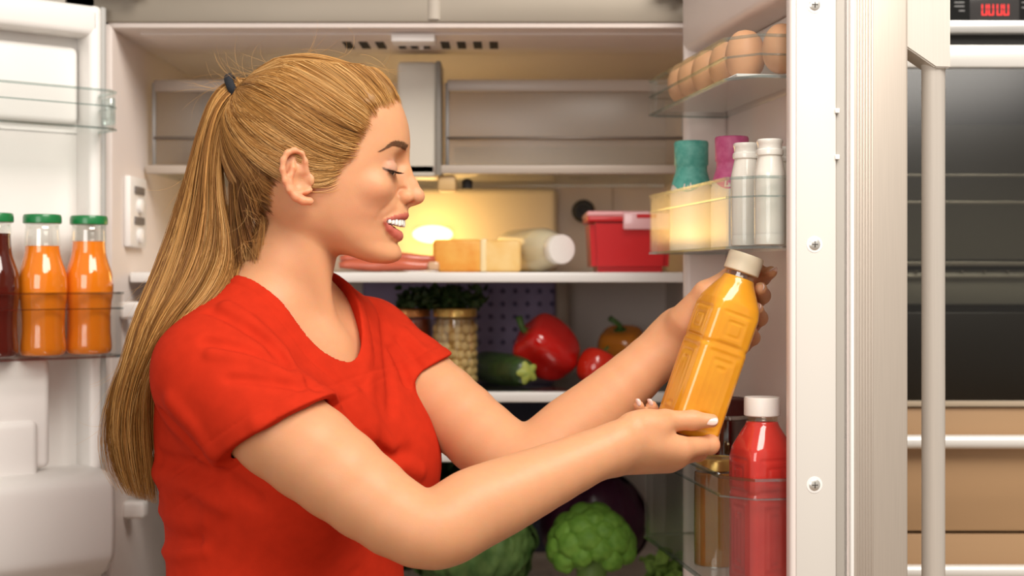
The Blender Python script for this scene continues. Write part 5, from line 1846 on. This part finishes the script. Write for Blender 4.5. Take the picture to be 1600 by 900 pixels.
for c in range(210):
    a0 = HR.uniform(0, 1); b0 = HR.uniform(-1, 1)
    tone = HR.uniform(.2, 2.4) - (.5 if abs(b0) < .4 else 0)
    drift = HR.normal(0, .10)
    for k in range(13):
        a = np.clip(a0 + HR.normal(0, .030), 0, 1); b = np.clip(b0 + HR.normal(0, .1), -1, 1)
        end = 1 - abs(HR.normal(0, .07)) - (.10 * HR.random() if HR.random() < .3 else 0)
        if HR.random() < .08: end = HR.uniform(.6, .9)
        t = np.linspace(0, end, NT)
        aa = np.clip(a + drift * np.sin(t * 3.0 + c) + (HR.normal(0, .05) if k % 6 == 0 else HR.normal(0, .012)) * t, -.06, 1.05)
        if HR.random() < .15: aa = aa - .45 * np.clip(t - .60, 0, 1) * HR.uniform(0, 2.5)
        l = np.stack([np.interp(t, sT, EL_[:, i]) for i in (0, 1)], 1); r = np.stack([np.interp(t, sT, ER_[:, i]) for i in (0, 1)], 1)
        px = l * (1 - aa[:, None]) + r * aa[:, None]
        px[:, 0] += 1.2 * np.sin(t * 16 + c * 1.7)
        prof = np.sqrt(np.clip(1 - (2 * aa - 1) ** 2, .04, 1))
        d = np.interp(t, sT, DT) - b * prof * np.interp(t, sT, TH) / HS
        P = np.stack([(px[:, 0] - 800) * d / F, d, ZC - (px[:, 1] - VH) * d / F], 1)
        lines.append(P); rad.append(HR.uniform(.00022, .00040) * np.interp(np.linspace(0, 1, NT), [0, .8, 1], [1, 1, .25]))
        tones.append(tone + HR.normal(0, .4))
# loose flyaway hairs
def flies(n, src, length, spread):
    for _ in range(n):
        s = src[HR.integers(len(src))]
        p0 = np.array(s[0], float) + HR.normal(0, 6, 2); d0 = np.array(s[1], float) + HR.normal(0, spread, 2)
        d0 = d0 / np.linalg.norm(d0); curl = HR.normal(0, .03)
        d = s[2] + HR.normal(0, .01)
        pts = []; p = p0.copy(); stepl = HR.uniform(.5, 1) * length / NT
        for k in range(NT):
            c_, s_ = math.cos(curl), math.sin(curl)
            d0 = np.array([c_ * d0[0] - s_ * d0[1], s_ * d0[0] + c_ * d0[1]])
            p = p + d0 * stepl; pts.append(tuple(at(p[0], p[1], d)))
        lines.append(np.array(pts)); rad.append(np.interp(np.linspace(0, 1, NT), [0, .6, 1], [.00013, .00011, .00004])); tones.append(HR.uniform(1.5, 2.9))
flies(26, [((375, 128), (-1, -.35), 1.59), ((350, 140), (-1, -.2), 1.585), ((400, 118), (-1, -.4), 1.60)], 80, .35)
flies(34, [((470, 92), (1, -.1), 1.6), ((520, 93), (1, .15), 1.6), ((560, 104), (1, .4), 1.6), ((430, 104), (-1, 0), 1.6)], 70, .25)
flies(55, [((385, 330), (.5, .8), 1.545), ((390, 290), (.6, .6), 1.54), ((380, 380), (.2, .9), 1.55), ((395, 250), (.8, .4), 1.535)], 55, .8)
flies(30, [((290, 280), (-.3, 1), 1.575), ((250, 420), (-.5, 1), 1.55), ((200, 560), (-.6, 1), 1.535), ((185, 640), (-.4, 1), 1.56), ((280, 520), (.5, 1), 1.50)], 110, .25)
tail_me = strands_mesh('ponytail', np.array(lines), np.array(rad), None)
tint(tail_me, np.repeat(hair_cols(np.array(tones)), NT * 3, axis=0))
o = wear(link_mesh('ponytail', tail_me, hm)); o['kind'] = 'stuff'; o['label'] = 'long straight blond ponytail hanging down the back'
# tie: a soft black band
ring = []
axd = np.array([.88, -.40, 0]); axd /= np.linalg.norm(axd)
e1 = np.array([.40, .88, 0]) ; e1 /= np.linalg.norm(e1); e2 = np.array([0, 0, 1.])
bm = bmesh.new(); nu, nv_ = 40, 12
vs = []
for i in range(nu):
    a = 2 * math.pi * i / nu
    for j in range(nv_):
        b = 2 * math.pi * j / nv_
        rr = 23.0 + 4.4 * math.cos(b) * (1 + .12 * math.sin(a * 9))
        q = np.array([367., 141., 0]) + (e1 * math.cos(a) + e2 * math.sin(a) * 1.15) * rr + axd * 7.0 * math.sin(b)
        vs.append(tuple(head_world(*q)))
fs = [(i * nv_ + j, i * nv_ + (j + 1) % nv_, ((i + 1) % nu) * nv_ + (j + 1) % nv_, ((i + 1) % nu) * nv_ + j) for i in range(nu) for j in range(nv_)]
tie = wear(mesh_obj('hair_tie', vs, fs, mat('black_elastic', (.012, .014, .02), rough=.8, bump=.3, bscale=600)))
tie['label'] = 'black elastic hair tie'
